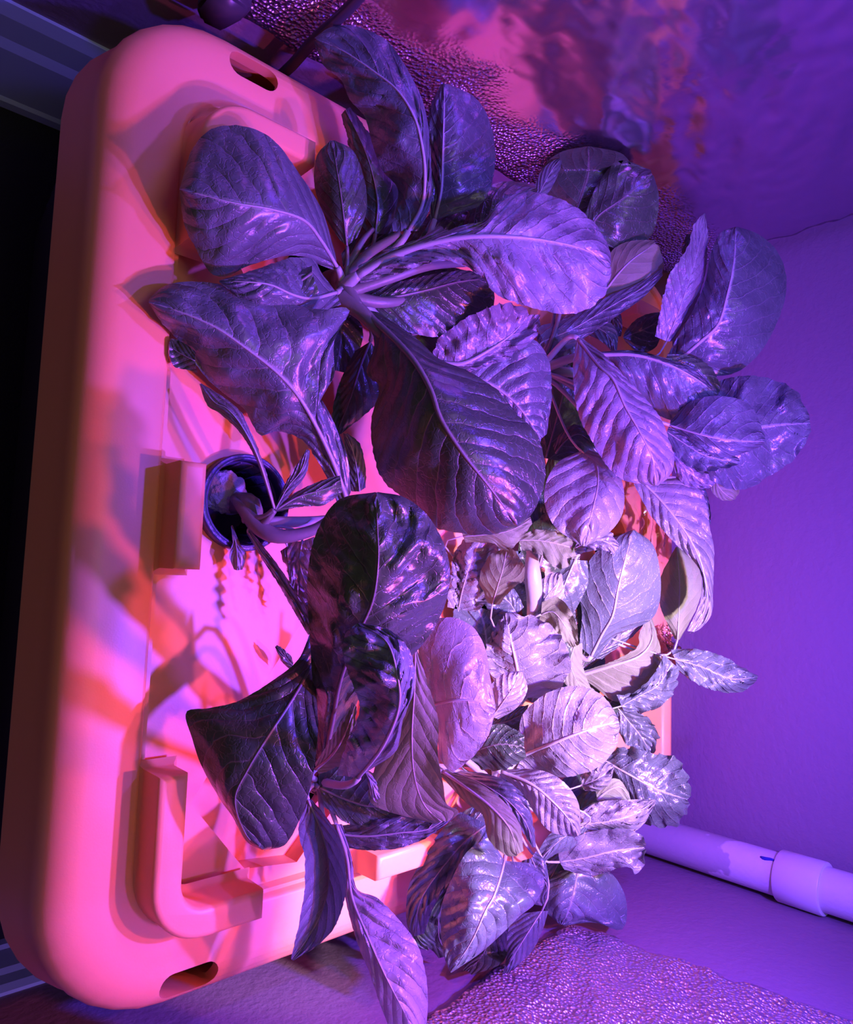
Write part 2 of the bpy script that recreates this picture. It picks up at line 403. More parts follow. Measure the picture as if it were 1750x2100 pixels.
LEAFN = 0
def clear(p):
    "keep a blade point off the lid, the walls and the foil (it slides back along its own line of sight)"
    r = p - CAMP; t = 1.0
    if p.z < .004 and abs(p.x) < .385 and -.02 < p.y < .80 and r.z < 0: t = min(t, (.004 - CAMP.z) / r.z)
    if p.x < -.403: t = min(t, (-.403 - CAMP.x) / r.x)
    if p.x > .424: t = min(t, (.424 - CAMP.x) / r.x)
    return CAMP + r * t
def leaf(pl, M, Lp, Rp, d, eL=0.0, eR=0.0, k='m', q=.0014, ruf=0.0, rn=7, tooth=1.5, vn=9, rib=.0024, pet=True, shape=1.6, seed=None, name='leaf', res=1.0, ribv=True):
    """one leaf blade. M/Lp/Rp: midrib and the two edges, base to tip, where the photo shows them;
    d: distance profile of the midrib; eL/eR: how far each edge falls behind (+) or in front (-) of it"""
    global LEAFN
    q *= {'d': 1.1, 'u': 1.0, 'm': 1.4, 'p': 1.5}[k]; LEAFN += 1; sd = seed if seed is not None else LEAFN * 13.7
    plant, crown = pl
    ml = sum((Vector(a) - Vector(b)).length for a, b in zip(M, M[1:]))
    nu = max(18, min(84, int(ml / 4.2 * res))); nv = max(5, min(18, int(nu * .26)))
    c = cr_sample(M, nu); l = cr_sample(Lp, nu); r = cr_sample(Rp, nu)
    bm = bmesh.new(); uvl = bm.loops.layers.uv.new('leaf'); G = []; UV = {}
    for i in range(nu + 1):
        t = i / nu; row = []; dm = prof(d, t); win = min(1, t * 6) * min(1, (1 - t) * 9)
        for j in range(-nv, nv + 1):
            v = j / nv; a = abs(v); e = l[i] if v < 0 else r[i]
            p = c[i].lerp(e, a)
            wv = e - c[i]; wl = wv.length
            # toothed, slightly wavy outline
            if a > .8 and wl > 6:
                nn = noise.noise((t * ml / 9, v * 3, sd)) + .6 * noise.noise((t * ml / 3.6, v * 5, sd + 9))
                p = p + wv / wl * (nn * tooth * (a - .8) * 5 * win)
            off = prof(eL if v < 0 else eR, t) * a ** shape
            s = t * vn - a ** 1.15 * 2.1 + (.25 if v > 0 else -.25 if v < 0 else 0) + .25 * noise.noise((t * 6, v * 3, sd))
            if v == 0: pw = 0
            else: pw = (abs(math.sin(math.pi * s)) ** .42 - .65) * min(1, a * 3.2) * max(.15, .75 + 1.3 * noise.noise((t * 3.1, v * 1.4, sd + 21)))
            off -= q * pw * win * (1.25 - .5 * a)
            off += q * 2.6 * noise.noise((t * ml / 60, v * 1.6, sd + 3)) * min(1, a * 2.5) * win
            off += q * .55 * noise.noise((t * ml / 16, v * 5, sd + 5)) * min(1, a * 3) * win
            if ruf:
                off += ruf * math.sin(t * rn * 2 * math.pi + sd + (1.3 if v > 0 else 0) + 2.5 * noise.noise((t * 4, sd, 0))) * a ** 2.2 * win
                if wl > 6:
                    p = p + (c[min(i + 1, nu)] - c[max(i - 1, 0)]).normalized() * (ruf * 900 * math.cos(t * rn * 2 * math.pi * 1.15 + sd + v) * a ** 2.5 * win)
            vt = bm.verts.new(clear(at(p.x, p.y, dm + off))); UV[vt] = (t * vn, v); row.append(vt)
        G.append(row)
    for i in range(nu):
        for j in range(2 * nv):
            f = bm.faces.new((G[i][j], G[i + 1][j], G[i + 1][j + 1], G[i][j + 1]))
            for lp in f.loops: lp[uvl].uv = UV[lp.vert]
    me = bpy.data.meshes.new(name); bm.to_mesh(me); bm.free()
    o = link(name, me, LM[k]); attach(o, plant)
    P3 = [at(c[i].x, c[i].y, prof(d, i / nu) - .0002) for i in range(0, nu + 1, 2)]
    K = len(P3) - 1
    if ribv:
        rad = [max(.0003, (.5 if k in 'dm' else .62) * rib * (1 - (i / K)) ** .8) for i in range(K + 1)]
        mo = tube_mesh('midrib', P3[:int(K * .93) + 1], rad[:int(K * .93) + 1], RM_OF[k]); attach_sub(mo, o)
    if pet:
        a, bq = P3[0], Vector(crown); tdir = (P3[0] - P3[1]).normalized(); ln = (a - bq).length
        c1 = a + tdir * ln * .35; c2 = bq + Vector((0, 0, 1)) * ln * .12 + (a - bq) * .2
        pts = [a * (1 - t) ** 3 + c1 * 3 * t * (1 - t) ** 2 + c2 * 3 * t * t * (1 - t) + bq * t ** 3 for t in [x / 10 for x in range(11)]]
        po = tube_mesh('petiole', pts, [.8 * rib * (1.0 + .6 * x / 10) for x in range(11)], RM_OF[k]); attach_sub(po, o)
    return o
def attach_sub(o, parent):
    "sub-part: parent is a part whose own origin sits at the world origin of its thing"
    o.parent = parent; o.matrix_parent_inverse = Matrix.Identity(4)
def stem(pl, name, pts, r, mat=None, seg=10):
    P = cr_sample([at(*p) if len(p) == 3 and p[0] > 5 else Vector(p) for p in pts], 24)
    rr = [prof(r, i / 24) for i in range(25)]
    o = tube_mesh(name, P, rr, mat or M_RIBD, seg=seg); attach(o, pl[0]); return o
def plant(idx, label, crown):
    cx, cy = CUPS[idx]
    e = empty('lettuce_plant', (cx, cy, 0), label, 'lettuce', 'lettuces growing in the planter')
    pl = (e, Vector(crown))
    t = tube_mesh('crown', cr_sample([(cx, cy, -.035), (cx, cy, .0), tuple(Vector(crown) * .5 + Vector((cx, cy, .005)) * .5), crown], 10), [.009] * 4 + [.0085, .008, .008, .0085, .009, .008, .005], M_RIBD, seg=12); attach(t, e)
    return pl

# ================================================================== lettuces
# ---- romaine over the near left cup
A = plant(1, 'large romaine with long broad leaves radiating from one crown, nearest the large foil', at(702, 590, .612))
leaf(A, [(692,548),(660,495),(624,452),(560,430),(480,416),(410,398),(368,388)],
        [(688,520),(660,430),(610,350),(560,286),(505,260),(440,262),(395,305),(368,388)],
        [(694,558),(660,545),(600,524),(512,544),(468,566),(432,560),(402,510),(378,460),(368,388)], (.600,.545,.515,.505), (.004,.018,.03,.02), (.004,.016,.028,.02), 'm', q=.0013, vn=8, rib=.0032)
leaf(A, [(690,600),(640,612),(600,604),(555,584),(505,578),(450,577)],
        [(660,560),(642,532),(600,528),(560,540),(500,560),(450,575)],
        [(700,625),(650,640),(600,645),(550,640),(500,615),(450,579)], (.598,.56,.54,.535), (0,.012,.01,0), (0,.01,.012,0), 'm', vn=9, rib=.003)
leaf(A, [(838,474),(866,420),(872,360),(866,300),(850,240),(815,185),(765,145),(705,105),(650,80)],
        [(800,475),(812,430),(815,385),(785,350),(765,300),(748,240),(718,205),(700,165),(665,135),(643,85)],
        [(858,474),(884,420),(885,340),(880,270),(868,210),(840,150),(795,85),(730,54),(680,55),(645,78)], (.625,.60,.585,.59,.600), (.0,.022,.028,.02,.008), (.0,.006,.012,.014,.006), 'm', q=.0022, vn=11, rib=.0036)
leaf(A, [(892,450),(905,390),(908,320),(910,250),(912,172)],
        [(882,450),(884,390),(882,310),(880,230),(905,172)],
        [(930,440),(985,420),(1010,370),(1016,310),(1005,250),(975,200),(920,172)], (.66,.645,.64,.645), (0,.008,.01,.005), (.0,.02,.03,.01), 'm', q=.0018, vn=9, rib=.003)
leaf(A, [(770,480),(775,420),(765,360),(745,300),(708,225)],
        [(735,480),(722,430),(725,370),(716,300),(700,235)],
        [(800,480),(822,430),(820,385),(795,350),(770,290),(718,220)], (.635,.625,.62,.625), .01, .02, 'd', tooth=4, vn=9, rib=.002)
leaf(A, [(712,505),(706,450),(698,390),(690,340),(682,288)],
        [(695,490),(665,440),(645,380),(650,320),(678,288)],
        [(735,485),(752,430),(748,370),(725,310),(686,288)], (.605,.592,.590,.596), (0,.012,.012,0), (0,.012,.012,0), 'd', q=.0008, tooth=.4, vn=7, rib=.0018)
leaf(A, [(735,565),(800,528),(880,500),(960,486),(1050,486),(1130,495),(1200,512),(1252,545)],
        [(735,545),(810,508),(880,484),(950,462),(1000,450),(1025,415),(1080,393),(1130,402),(1180,424),(1222,460),(1250,510),(1254,540)],
        [(740,582),(820,560),(900,535),(950,545),(990,570),(1020,605),(1080,628),(1140,642),(1190,640),(1235,612),(1252,570),(1254,548)], (.60,.59,.585,.60,.625), (0,.006,.022,.03,.01), (0,.002,.008,.014,.004), 'p', q=.0034, ruf=.002, rn=13, tooth=4, vn=16, rib=.0052)
leaf(A, [(960,490),(1005,440),(1045,405),(1100,385)], [(945,470),(980,400),(1030,372),(1098,378)], [(990,500),(1040,450),(1080,420),(1104,390)], (.68,.68,.69), .01, .01, 'd', vn=6)
leaf(A, [(740,612),(800,610),(870,596),(940,578),(1010,570)], [(745,595),(820,578),(900,560),(960,555),(1008,566)], [(760,640),(830,678),(900,690),(965,665),(1000,640),(1012,575)], (.625,.63,.645,.67), .004, (0,.012,.02,0), 'd', q=.001, vn=12, rib=.003)
leaf(A, [(820,690),(880,680),(940,660),(1000,640)], [(820,660),(880,640),(950,620),(1000,620)], [(830,720),(880,745),(950,720),(1005,660)], (.665,.67,.68), .004, .01, 'd', vn=8, pet=False)
leaf(A, [(738,632),(795,682),(848,738),(884,800),(905,860),(950,930),(1005,1000),(1062,1078)],
        [(742,650),(768,700),(752,765),(778,795),(762,860),(768,940),(790,990),(840,1030),(890,1080),(950,1094),(1010,1096),(1060,1080)],
        [(775,640),(850,690),(900,735),(960,760),(1020,800),(1062,850),(1100,890),(1118,950),(1112,1010),(1094,1050),(1066,1078)], (.60,.565,.545,.545,.565), (.0,.03,.05,.04,.012), (.0,.018,.034,.038,.010), 'd', q=.0009, tooth=3, vn=11, rib=.0062)
leaf(A, [(760,700),(740,750),(718,820),(690,890)], [(728,720),(695,790),(682,850),(686,892)], [(790,745),(792,790),(765,835),(700,890)], (.635,.64,.645), .01, .01, 'd', vn=7)
leaf(A, [(905,745),(950,745),(1000,720),(1050,685),(1085,645)], [(885,730),(905,690),(965,648),(1030,622),(1080,632)], [(930,770),(1000,752),(1060,725),(1100,690),(1108,645)], (.66,.66,.665,.67), (0,-.01,-.02,-.02), (.0,.006,.01,.0), 'p', q=.003, ruf=.005, rn=8, tooth=5, vn=9, rib=.004)
leaf(A, [(960,770),(1010,790),(1060,830),(1110,900)], [(940,775),(980,850),(1060,900),(1105,930)], [(990,720),(1060,680),(1118,720),(1132,800),(1122,890)], (.67,.675,.68), .006, (.0,.01,.012), 'm', q=.002, vn=8, rib=.003, tooth=3, pet=False)
# bundle of petioles at the crown
for i, (pts, r) in enumerate([([(705,590,.610),(780,540,.617),(860,500,.635),(905,470,.650)], (.005,.0045,.003)),
                 ([(712,600,.608),(800,570,.615),(880,545,.63),(960,540,.66)], (.005,.0045,.003)),
                 ([(700,585,.612),(760,520,.618),(820,480,.628)], (.006,.005,.003)),
                 ([(700,610,.606),(740,640,.60),(790,690,.59)], (.008,.0065,.005)),
                 ([(700,575,.612),(740,500,.618),(765,470,.63)], (.004,.003,.002)),
                 ([(715,610,.610),(800,620,.625),(900,600,.66)], (.006,.004,.002))]):
    stem(A, 'petiole', pts, r)

for (m, l, r, d, k) in [
  ([(820,520),(900,480),(985,455)], [(815,490),(880,440),(980,430)], [(850,545),(920,520),(990,480)], .69, 'd'),
  ([(800,600),(900,600),(1015,610)], [(800,570),(900,545),(1010,570)], [(810,640),(900,650),(1010,650)], .70, 'd'),
  ([(705,560),(750,510),(800,470)], [(700,520),(740,475),(795,455)], [(730,580),(780,540),(830,490)], .66, 'd'),
  ([(680,620),(700,680),(690,760)], [(650,620),(660,690),(670,760)], [(720,620),(745,690),(710,765)], .66, 'd')]:
    leaf(A, m, l, r, (d, d, d), .006, .006, k, q=.001, vn=6, tooth=1.5, pet=False)

# ---- thin leggy lettuce in the cup by the near edge
B = plant(0, 'leggy lettuce with thin bent stems leaning out of the open black cup', at(520, 1075, .575))
stem(B, 'stem', [(478,1022,.585),(500,1045,.575),(530,1080,.568),(575,1100,.565),(640,1088,.57),(690,1060,.575)], (.0028,.0055,.0065,.0055,.0045,.005))
stem(B, 'stem', [(500,1065,.572),(540,1062,.566),(563,1046,.564)], (.0035,.003,.0025))
stem(B, 'stem', [(520,1085,.570),(545,1070,.565),(563,1048,.564)], (.003,.003,.002))
leaf(B, [(563,1043),(530,940),(497,875),(466,838),(440,825),(410,788)], [(560,1043),(524,940),(486,880),(450,848),(425,830),(408,785)], [(566,1040),(537,940),(508,872),(492,842),(455,812),(413,786)], (.564,.545,.535,.54), .004, .004, 'p', q=.0003, vn=4, rib=.0016, pet=False)
leaf(B, [(565,1045),(590,1000),(618,965),(632,922)], [(564,1042),(585,992),(606,958),(628,922)], [(567,1048),(600,1008),(628,972),(636,925)], (.564,.56,.56), .0, .004, 'm', q=.0003, vn=4, rib=.001, pet=False)
leaf(B, [(566,1046),(610,1020),(660,1005),(700,990)], [(566,1042),(610,1008),(660,985),(698,975)], [(566,1050),(615,1040),(665,1035),(702,1010)], (.566,.575,.585), .004, .004, 'd', q=.0003, vn=4, rib=.002, pet=False)
leaf(B, [(738,1008),(732,960),(722,920),(708,890)], [(722,1008),(712,960),(708,920),(704,888)], [(750,1000),(750,960),(738,910),(712,888)], (.60,.598,.60), .003, .003, 'm', q=.0008, vn=5, rib=.0015, pet=False)
leaf(B, [(510,1092),(545,1145),(580,1195),(608,1240),(638,1300)], [(514,1088),(556,1140),(592,1190),(620,1235),(648,1290)], [(506,1094),(540,1150),(572,1200),(598,1245),(632,1302)], (.572,.565,.555,.55), -.004, .004, 'm', q=.0006, ruf=.002, vn=5, rib=.0016)
leaf(B, [(620,1110),(615,1150),(625,1190),(645,1220)], [(590,1110),(592,1150),(605,1195),(640,1225)], [(645,1100),(640,1150),(645,1180),(652,1215)], (.578,.575,.572), .004, -.004, 'p', q=.001, ruf=.005, rn=3, tooth=4, vn=5, rib=.0012)
leaf(B, [(590,1120),(610,1175),(612,1225),(630,1262)], [(575,1130),(590,1180),(596,1230),(628,1262)], [(610,1120),(632,1170),(640,1220),(636,1262)], (.59,.588,.588), .004, -.004, 'm', q=.001, ruf=.004, rn=3, tooth=4, vn=5, rib=.0012)
leaf(B, [(476,1078),(483,1110),(487,1140),(487,1170)], [(474,1080),(477,1115),(470,1140),(480,1168)], [(478,1078),(492,1115),(505,1135),(498,1168)], (.578,.570,.568), .003, .003, 'p', q=.0006, vn=4, rib=.001, pet=False)
leaf(B, [(712,1025),(678,935),(625,832),(575,770),(510,718),(440,670),(370,640),(305,620)],
        [(722,1005),(708,920),(672,840),(648,800),(668,788),(686,770),(686,700),(716,634),(650,634),(560,612),(480,588),(400,577),(340,585),(306,612)],
        [(695,1040),(668,975),(622,905),(570,885),(535,893),(515,865),(500,838),(450,800),(415,765),(372,705),(330,660),(306,622)], (.60,.575,.545,.525,.515), (.0,-.006,.022,.03,.01), (.0,.012,.03,.034,.01), 'm', q=.0017, tooth=2.5, vn=9, rib=.0042)
leaf(B, [(640,560),(600,585),(545,600),(480,620)], [(640,545),(600,560),(540,575),(478,610)], [(655,600),(610,620),(560,640),(490,640)], (.57,.56,.555), .004, .004, 'd', vn=6, pet=False)
leaf(B, [(400,740),(380,730),(355,715),(348,700)], [(400,720),(380,705),(360,695),(350,695)], [(405,765),(385,758),(358,752),(347,730)], (.545,.545,.545), .004, .004, 'd', vn=4, pet=False, rib=.001)

# ---- dark leaved lettuce over the near right cup
Cc = plant(2, 'lettuce with big round quilted leaf and pointed dark leaf over the L-shaped rib', at(648, 1600, .590))
leaf(Cc, [(662,1580),(682,1480),(700,1390),(735,1300),(765,1230),(776,1150),(774,1080),(772,1010)],
        [(648,1575),(644,1460),(638,1350),(632,1250),(632,1170),(650,1090),(695,1025),(770,1009)],
        [(690,1560),(722,1470),(760,1390),(840,1350),(898,1275),(922,1200),(916,1130),(880,1060),(830,1020),(776,1009)], (.585,.52,.465,.445,.455), (.0,.012,.026,.03,.012), (.0,.006,.024,.034,.012), 'd', q=.0052, vn=12, tooth=1, rib=.0038)
leaf(Cc, [(646,1350),(620,1400),(590,1450),(550,1510),(510,1575),(482,1640),(505,1712),(540,1742)],
        [(637,1295),(612,1352),(563,1393),(490,1437),(430,1452),(382,1461),(395,1517),(413,1570),(450,1637),(477,1675),(505,1725),(538,1743)],
        [(648,1400),(652,1500),(642,1590),(628,1645),(613,1685),(585,1732),(542,1744)], (.53,.505,.49,.49,.50), (.0,.012,.022,.012), (.0,-.004,.012,.012), 'd', q=.0010, tooth=.8, vn=8, rib=.0026)
leaf(Cc, [(735,1595),(785,1530),(818,1450),(814,1380),(792,1315),(735,1278)],
        [(690,1590),(712,1520),(738,1460),(722,1400),(704,1345),(708,1300),(733,1278)],
        [(755,1582),(812,1540),(826,1480),(848,1420),(850,1365),(830,1318),(790,1288),(738,1277)], (.53,.46,.425,.425,.44), (.004,.012,.014,.010,.0), (.0,.014,.022,.016,.004), 'm', q=.0042, vn=12, tooth=2, rib=.003)
leaf(Cc, [(852,1335),(850,1420),(845,1510),(850,1590),(870,1650),(905,1685)],
        [(846,1345),(815,1440),(785,1530),(765,1590),(765,1650),(890,1690)],
        [(856,1333),(880,1408),(899,1477),(898,1545),(910,1612),(916,1648),(941,1664),(920,1684)], (.56,.55,.545,.55), .01, (0,.0,-.006,0), 'u', q=.0005, tooth=.4, vn=8, rib=.0012)
leaf(Cc, [(690,1710),(750,1715),(820,1708),(880,1700),(935,1665)], [(690,1695),(750,1685),(830,1672),(900,1660),(938,1655)], [(705,1738),(760,1744),(825,1738),(885,1712),(942,1668)], (.57,.56,.555,.56), (.004,.01,.01), (.0,.004,.004), 'm', q=.002, ruf=.0015, rn=5, vn=7, rib=.002)
leaf(Cc, [(655,1615),(710,1640),(770,1655),(850,1640)], [(650,1560),(710,1570),(780,1590),(850,1630)], [(665,1655),(725,1692),(800,1690),(856,1645)], (.575,.572,.572), .006, -.008, 'd', q=.0014, tooth=4, vn=10, rib=.0022)
leaf(Cc, [(748,1578),(762,1605),(775,1630),(795,1655)], [(748,1578),(756,1610),(765,1640),(793,1656)], [(750,1578),(774,1598),(786,1625),(796,1652)], (.555,.55,.555), .002, .003, 'p', q=.0012, vn=4, rib=.0006, pet=False)
leaf(Cc, [(648,1578),(680,1550),(708,1505),(728,1445)], [(646,1565),(670,1530),(700,1480),(722,1440)], [(655,1588),(700,1568),(722,1530),(732,1450)], (.555,.53,.52), .004, .0, 'u', q=.001, tooth=4, vn=9, rib=.002)
leaf(Cc, [(632,1640),(664,1720),(675,1800),(660,1870),(630,1925),(598,1968)],
        [(628,1645),(612,1700),(625,1761),(624,1830),(612,1900),(597,1966)],
        [(640,1640),(680,1690),(702,1735),(710,1808),(702,1865),(682,1908),(648,1942),(602,1970)], (.56,.545,.535,.525,.52), (.0,-.026,-.034,-.022,-.002), (.0,-.02,-.026,-.016,.0), 'm', q=.0010, tooth=1.5, vn=8, rib=.002, shape=1.2)
leaf(Cc, [(620,1640),(640,1700),(650,1760),(655,1800)], [(612,1650),(625,1700),(640,1750),(652,1800)], [(640,1640),(660,1690),(668,1740),(662,1800)], (.575,.57,.57), .003, .003, 'd', vn=6, rib=.0015)
leaf(Cc, [(690,1690),(712,1760),(722,1840),(752,1915),(790,2000),(845,2105)],
        [(680,1690),(702,1760),(708,1840),(732,1930),(756,1990),(780,2060),(800,2112)],
        [(702,1690),(722,1760),(732,1822),(775,1842),(822,1890),(856,1937),(872,1990),(878,2050),(874,2115)], (.57,.545,.515,.495,.495), (.0,.004,.012,.012), (.0,.002,.016,.02), 'p', q=.0013, tooth=1.5, vn=9, rib=.0022)
leaf(Cc, [(600,1365),(588,1350),(576,1338),(566,1325)], [(602,1360),(596,1345),(584,1332),(568,1323)], [(594,1372),(580,1360),(572,1345),(564,1327)], (.595,.59,.588), .0, .002, 'd', vn=4, rib=.001, pet=False)
leaf(Cc, [(640,1600),(690,1620),(730,1640),(760,1650)], [(645,1585),(690,1598),(735,1610),(765,1640)], [(640,1625),(680,1650),(720,1668),(755,1665)], (.59,.585,.585), .003, .003, 'd', vn=8)

# ---- tall lettuce over the far left cup
D = plant(3, 'tall lettuce with upright rounded leaves standing out against the plain purple wall', at(1100, 760, .80))
leaf(D, [(1176,450),(1192,405),(1206,355),(1208,300)], [(1140,430),(1108,388),(1112,345),(1150,312),(1204,300)], [(1215,450),(1260,420),(1300,370),(1280,318),(1212,300)], (.83,.82,.83), .02, .012, 'd', q=.002, vn=6, tooth=.6, rib=.002)
leaf(D, [(1210,470),(1230,440),(1276,408),(1338,358)], [(1200,440),(1225,380),(1270,330),(1335,348)], [(1230,500),(1290,512),(1338,480),(1352,410),(1342,362)], (.81,.80,.805), (0,.014,.01), (0,.02,.01), 'd', q=.003, vn=6, tooth=.6, rib=.002)
leaf(D, [(1105,400),(1120,370),(1135,345),(1150,328)], [(1096,385),(1106,358),(1124,336),(1148,324)], [(1118,408),(1135,380),(1148,350),(1153,330)], (.80,.80,.80), .002, .004, 'm', q=.0004, vn=4, rib=.0006, pet=False)
leaf(D, [(1238,602),(1268,562),(1300,530),(1345,500)], [(1245,560),(1255,515),(1290,495),(1342,492)], [(1245,612),(1300,604),(1342,575),(1362,548),(1352,505)], (.81,.80,.80), (0,.01,.006), (.0,.01,.004), 'u', q=.0012, vn=5, tooth=.8, rib=.0022)
leaf(D, [(1115,700),(1180,672),(1250,630),(1310,595),(1358,558)], [(1100,670),(1170,650),(1250,606),(1310,580),(1358,550)], [(1140,735),(1190,700),(1260,652),(1320,610),(1360,565)], (.80,.795,.79,.795), .008, -.004, 'm', q=.0008, vn=8, tooth=.8, rib=.001)
leaf(D, [(1368,700),(1392,640),(1412,580),(1430,520),(1446,438)], [(1344,690),(1358,620),(1375,562),(1410,508),(1424,460),(1445,437)], [(1378,700),(1425,630),(1446,560),(1452,490),(1447,437)], (.80,.785,.78,.785), (.0,-.004,-.006,0), (0,.012,.012,0), 'p', q=.0012, vn=9, tooth=2.5, rib=.0012)
leaf(D, [(1404,570),(1408,540),(1412,510),(1415,480)], [(1395,565),(1398,540),(1402,505),(1408,480)], [(1415,560),(1420,530),(1425,505),(1420,482)], (.80,.80,.80), .003, .003, 'd', vn=4, tooth=4, rib=.0008, pet=False)
leaf(D, [(1368,752),(1402,730),(1440,698),(1474,664),(1492,605),(1505,540),(1510,466)],
        [(1362,745),(1385,700),(1420,640),(1446,580),(1458,520),(1478,478),(1508,465)],
        [(1380,765),(1440,770),(1505,766),(1555,728),(1588,675),(1610,615),(1612,560),(1592,512),(1555,480),(1514,465)], (.80,.775,.76,.76,.775), (.0,.008,.022,.018,.006), (.0,.014,.03,.03,.008), 'm', q=.0026, vn=12, tooth=1, rib=.0045)
leaf(D, [(1278,692),(1305,682),(1335,668),(1365,645)], [(1282,680),(1305,655),(1335,642),(1364,640)], [(1284,702),(1310,722),(1345,712),(1368,655)], (.85,.845,.84), .004, .006, 'd', vn=4, tooth=1, pet=False, rib=.001)
leaf(D, [(1255,640),(1260,665),(1268,690)], [(1245,645),(1250,665),(1262,692)], [(1270,636),(1276,660),(1274,690)], (.86,.86,.86), .003, .003, 'd', vn=4, rib=.001, pet=False)
leaf(D, [(1192,665),(1225,672),(1250,690),(1262,718)], [(1205,650),(1240,652),(1266,680),(1266,718)], [(1185,682),(1215,690),(1240,705),(1256,722)], (.83,.82,.82), .004, .006, 'm', vn=5, tooth=1, rib=.001, pet=False)
leaf(D, [(1215,728),(1300,728),(1365,745),(1425,775),(1470,808)], [(1225,722),(1300,718),(1370,736),(1430,760),(1470,798)], [(1230,745),(1265,785),(1310,830),(1360,856),(1405,868),(1445,850),(1470,818)], (.775,.755,.745,.75), .004, (.0,.018,.022,.01), 'm', q=.0036, vn=9, tooth=1.5, rib=.0048)
leaf(D, [(1365,740),(1410,755),(1445,780),(1475,815)], [(1370,725),(1420,732),(1460,755),(1478,790)], [(1380,760),(1420,790),(1450,805),(1474,820)], (.77,.77,.77), .003, .006, 'd', vn=6, tooth=2, rib=.001, pet=False)
leaf(D, [(1186,695),(1228,750),(1258,778),(1282,832),(1312,885),(1338,940),(1345,995)],
        [(1183,695),(1176,760),(1186,850),(1215,905),(1245,955),(1280,985),(1340,997)],
        [(1192,692),(1240,728),(1285,775),(1314,806),(1352,852),(1372,900),(1384,945),(1374,975),(1350,996)], (.765,.72,.70,.69,.70), (.0,.008,.022,.026,.008), (.0,.012,.02,.022,.006), 'p', q=.0024, vn=11, tooth=2.5, rib=.0032)
leaf(D, [(1374,872),(1425,888),(1475,900),(1520,905),(1569,906)], [(1376,862),(1420,822),(1480,812),(1540,832),(1570,895)], [(1385,885),(1425,915),(1480,938),(1530,928),(1567,912)], (.745,.725,.72,.725), .012, .014, 'm', q=.0024, vn=7, tooth=1, rib=.002)
leaf(D, [(1390,895),(1450,895),(1520,885),(1590,872),(1662,868)], [(1440,830),(1470,785),(1520,771),(1575,776),(1630,800),(1660,850)], [(1395,930),(1450,980),(1520,1005),(1580,975),(1635,935),(1664,885)], (.77,.755,.75,.76), (.0,.014,.02,.006), (.0,.018,.024,.006), 'm', q=.0040, ruf=.002, vn=12, tooth=2.5, rib=.002)
leaf(D, [(1368,885),(1405,910),(1450,935),(1518,950)], [(1372,875),(1420,895),(1470,915),(1516,940)], [(1372,905),(1400,950),(1450,965),(1510,955)], (.745,.735,.735), .002, -.006, 'm', q=.002, ruf=.004, rn=5, vn=7, tooth=3, rib=.001, pet=False)
leaf(D, [(1380,930),(1410,965),(1440,990),(1460,998)], [(1390,920),(1425,940),(1455,965),(1470,990)], [(1375,945),(1395,985),(1420,1000),(1455,1002)], (.77,.77,.77), .004, .006, 'p', q=.0024, ruf=.003, rn=4, vn=5, tooth=3, rib=.001, pet=False)
leaf(D, [(1465,980),(1475,1000),(1490,1015),(1505,1024)], [(1455,985),(1462,1010),(1480,1026),(1500,1027)], [(1500,975),(1520,985),(1518,1005),(1508,1025)], (.775,.775,.775), .003, .003, 'u', vn=4, tooth=2, rib=.0006, pet=False)
leaf(D, [(1198,930),(1222,950),(1227,990),(1218,1035),(1206,1080),(1198,1120)],
        [(1190,925),(1145,948),(1120,990),(1118,1035),(1140,1082),(1190,1118)],
        [(1208,922),(1250,942),(1277,990),(1278,1050),(1250,1092),(1202,1120)], (.765,.73,.71,.715), (.0,.016,.022,.004), (.0,.016,.022,.004), 'p', q=.0022, vn=6, tooth=.4, rib=.0014)
leaf(D, [(1140,930),(1160,905),(1185,890),(1215,905)], [(1135,915),(1150,890),(1180,870),(1215,890)], [(1150,950),(1180,935),(1210,930),(1235,930)], (.79,.79,.79), .004, .004, 'd', vn=4, pet=False)
leaf(D, [(1322,992),(1350,1020),(1385,1062),(1415,1105),(1440,1160),(1450,1230),(1425,1296)],
        [(1300,992),(1325,1040),(1340,1064),(1388,1118),(1424,1152),(1440,1185),(1436,1235),(1410,1294)],
        [(1370,975),(1410,985),(1445,1020),(1456,1080),(1465,1130),(1463,1206),(1460,1258),(1438,1288),(1412,1300)], (.78,.765,.76,.765,.775), (.0,.006,.002,-.004), (0,.012,.018,.008), 'p', q=.0022, vn=11, tooth=1, rib=.0022)
leaf(D, [(1395,990),(1420,1010),(1445,1040),(1455,1075)], [(1380,985),(1405,1025),(1430,1055),(1450,1080)], [(1415,985),(1445,1000),(1457,1040),(1458,1075)], (.79,.79,.79), .003, .003, 'm', vn=5, pet=False)

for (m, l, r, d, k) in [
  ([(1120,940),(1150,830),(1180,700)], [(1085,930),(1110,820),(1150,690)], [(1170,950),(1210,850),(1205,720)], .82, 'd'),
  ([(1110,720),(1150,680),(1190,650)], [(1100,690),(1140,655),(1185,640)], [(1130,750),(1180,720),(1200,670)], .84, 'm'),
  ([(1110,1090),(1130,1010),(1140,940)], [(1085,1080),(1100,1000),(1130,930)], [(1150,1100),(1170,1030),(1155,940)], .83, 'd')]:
    leaf(D, m, l, r, (d, d, d), .006, .006, k, q=.001, vn=6, tooth=1.5, pet=False)

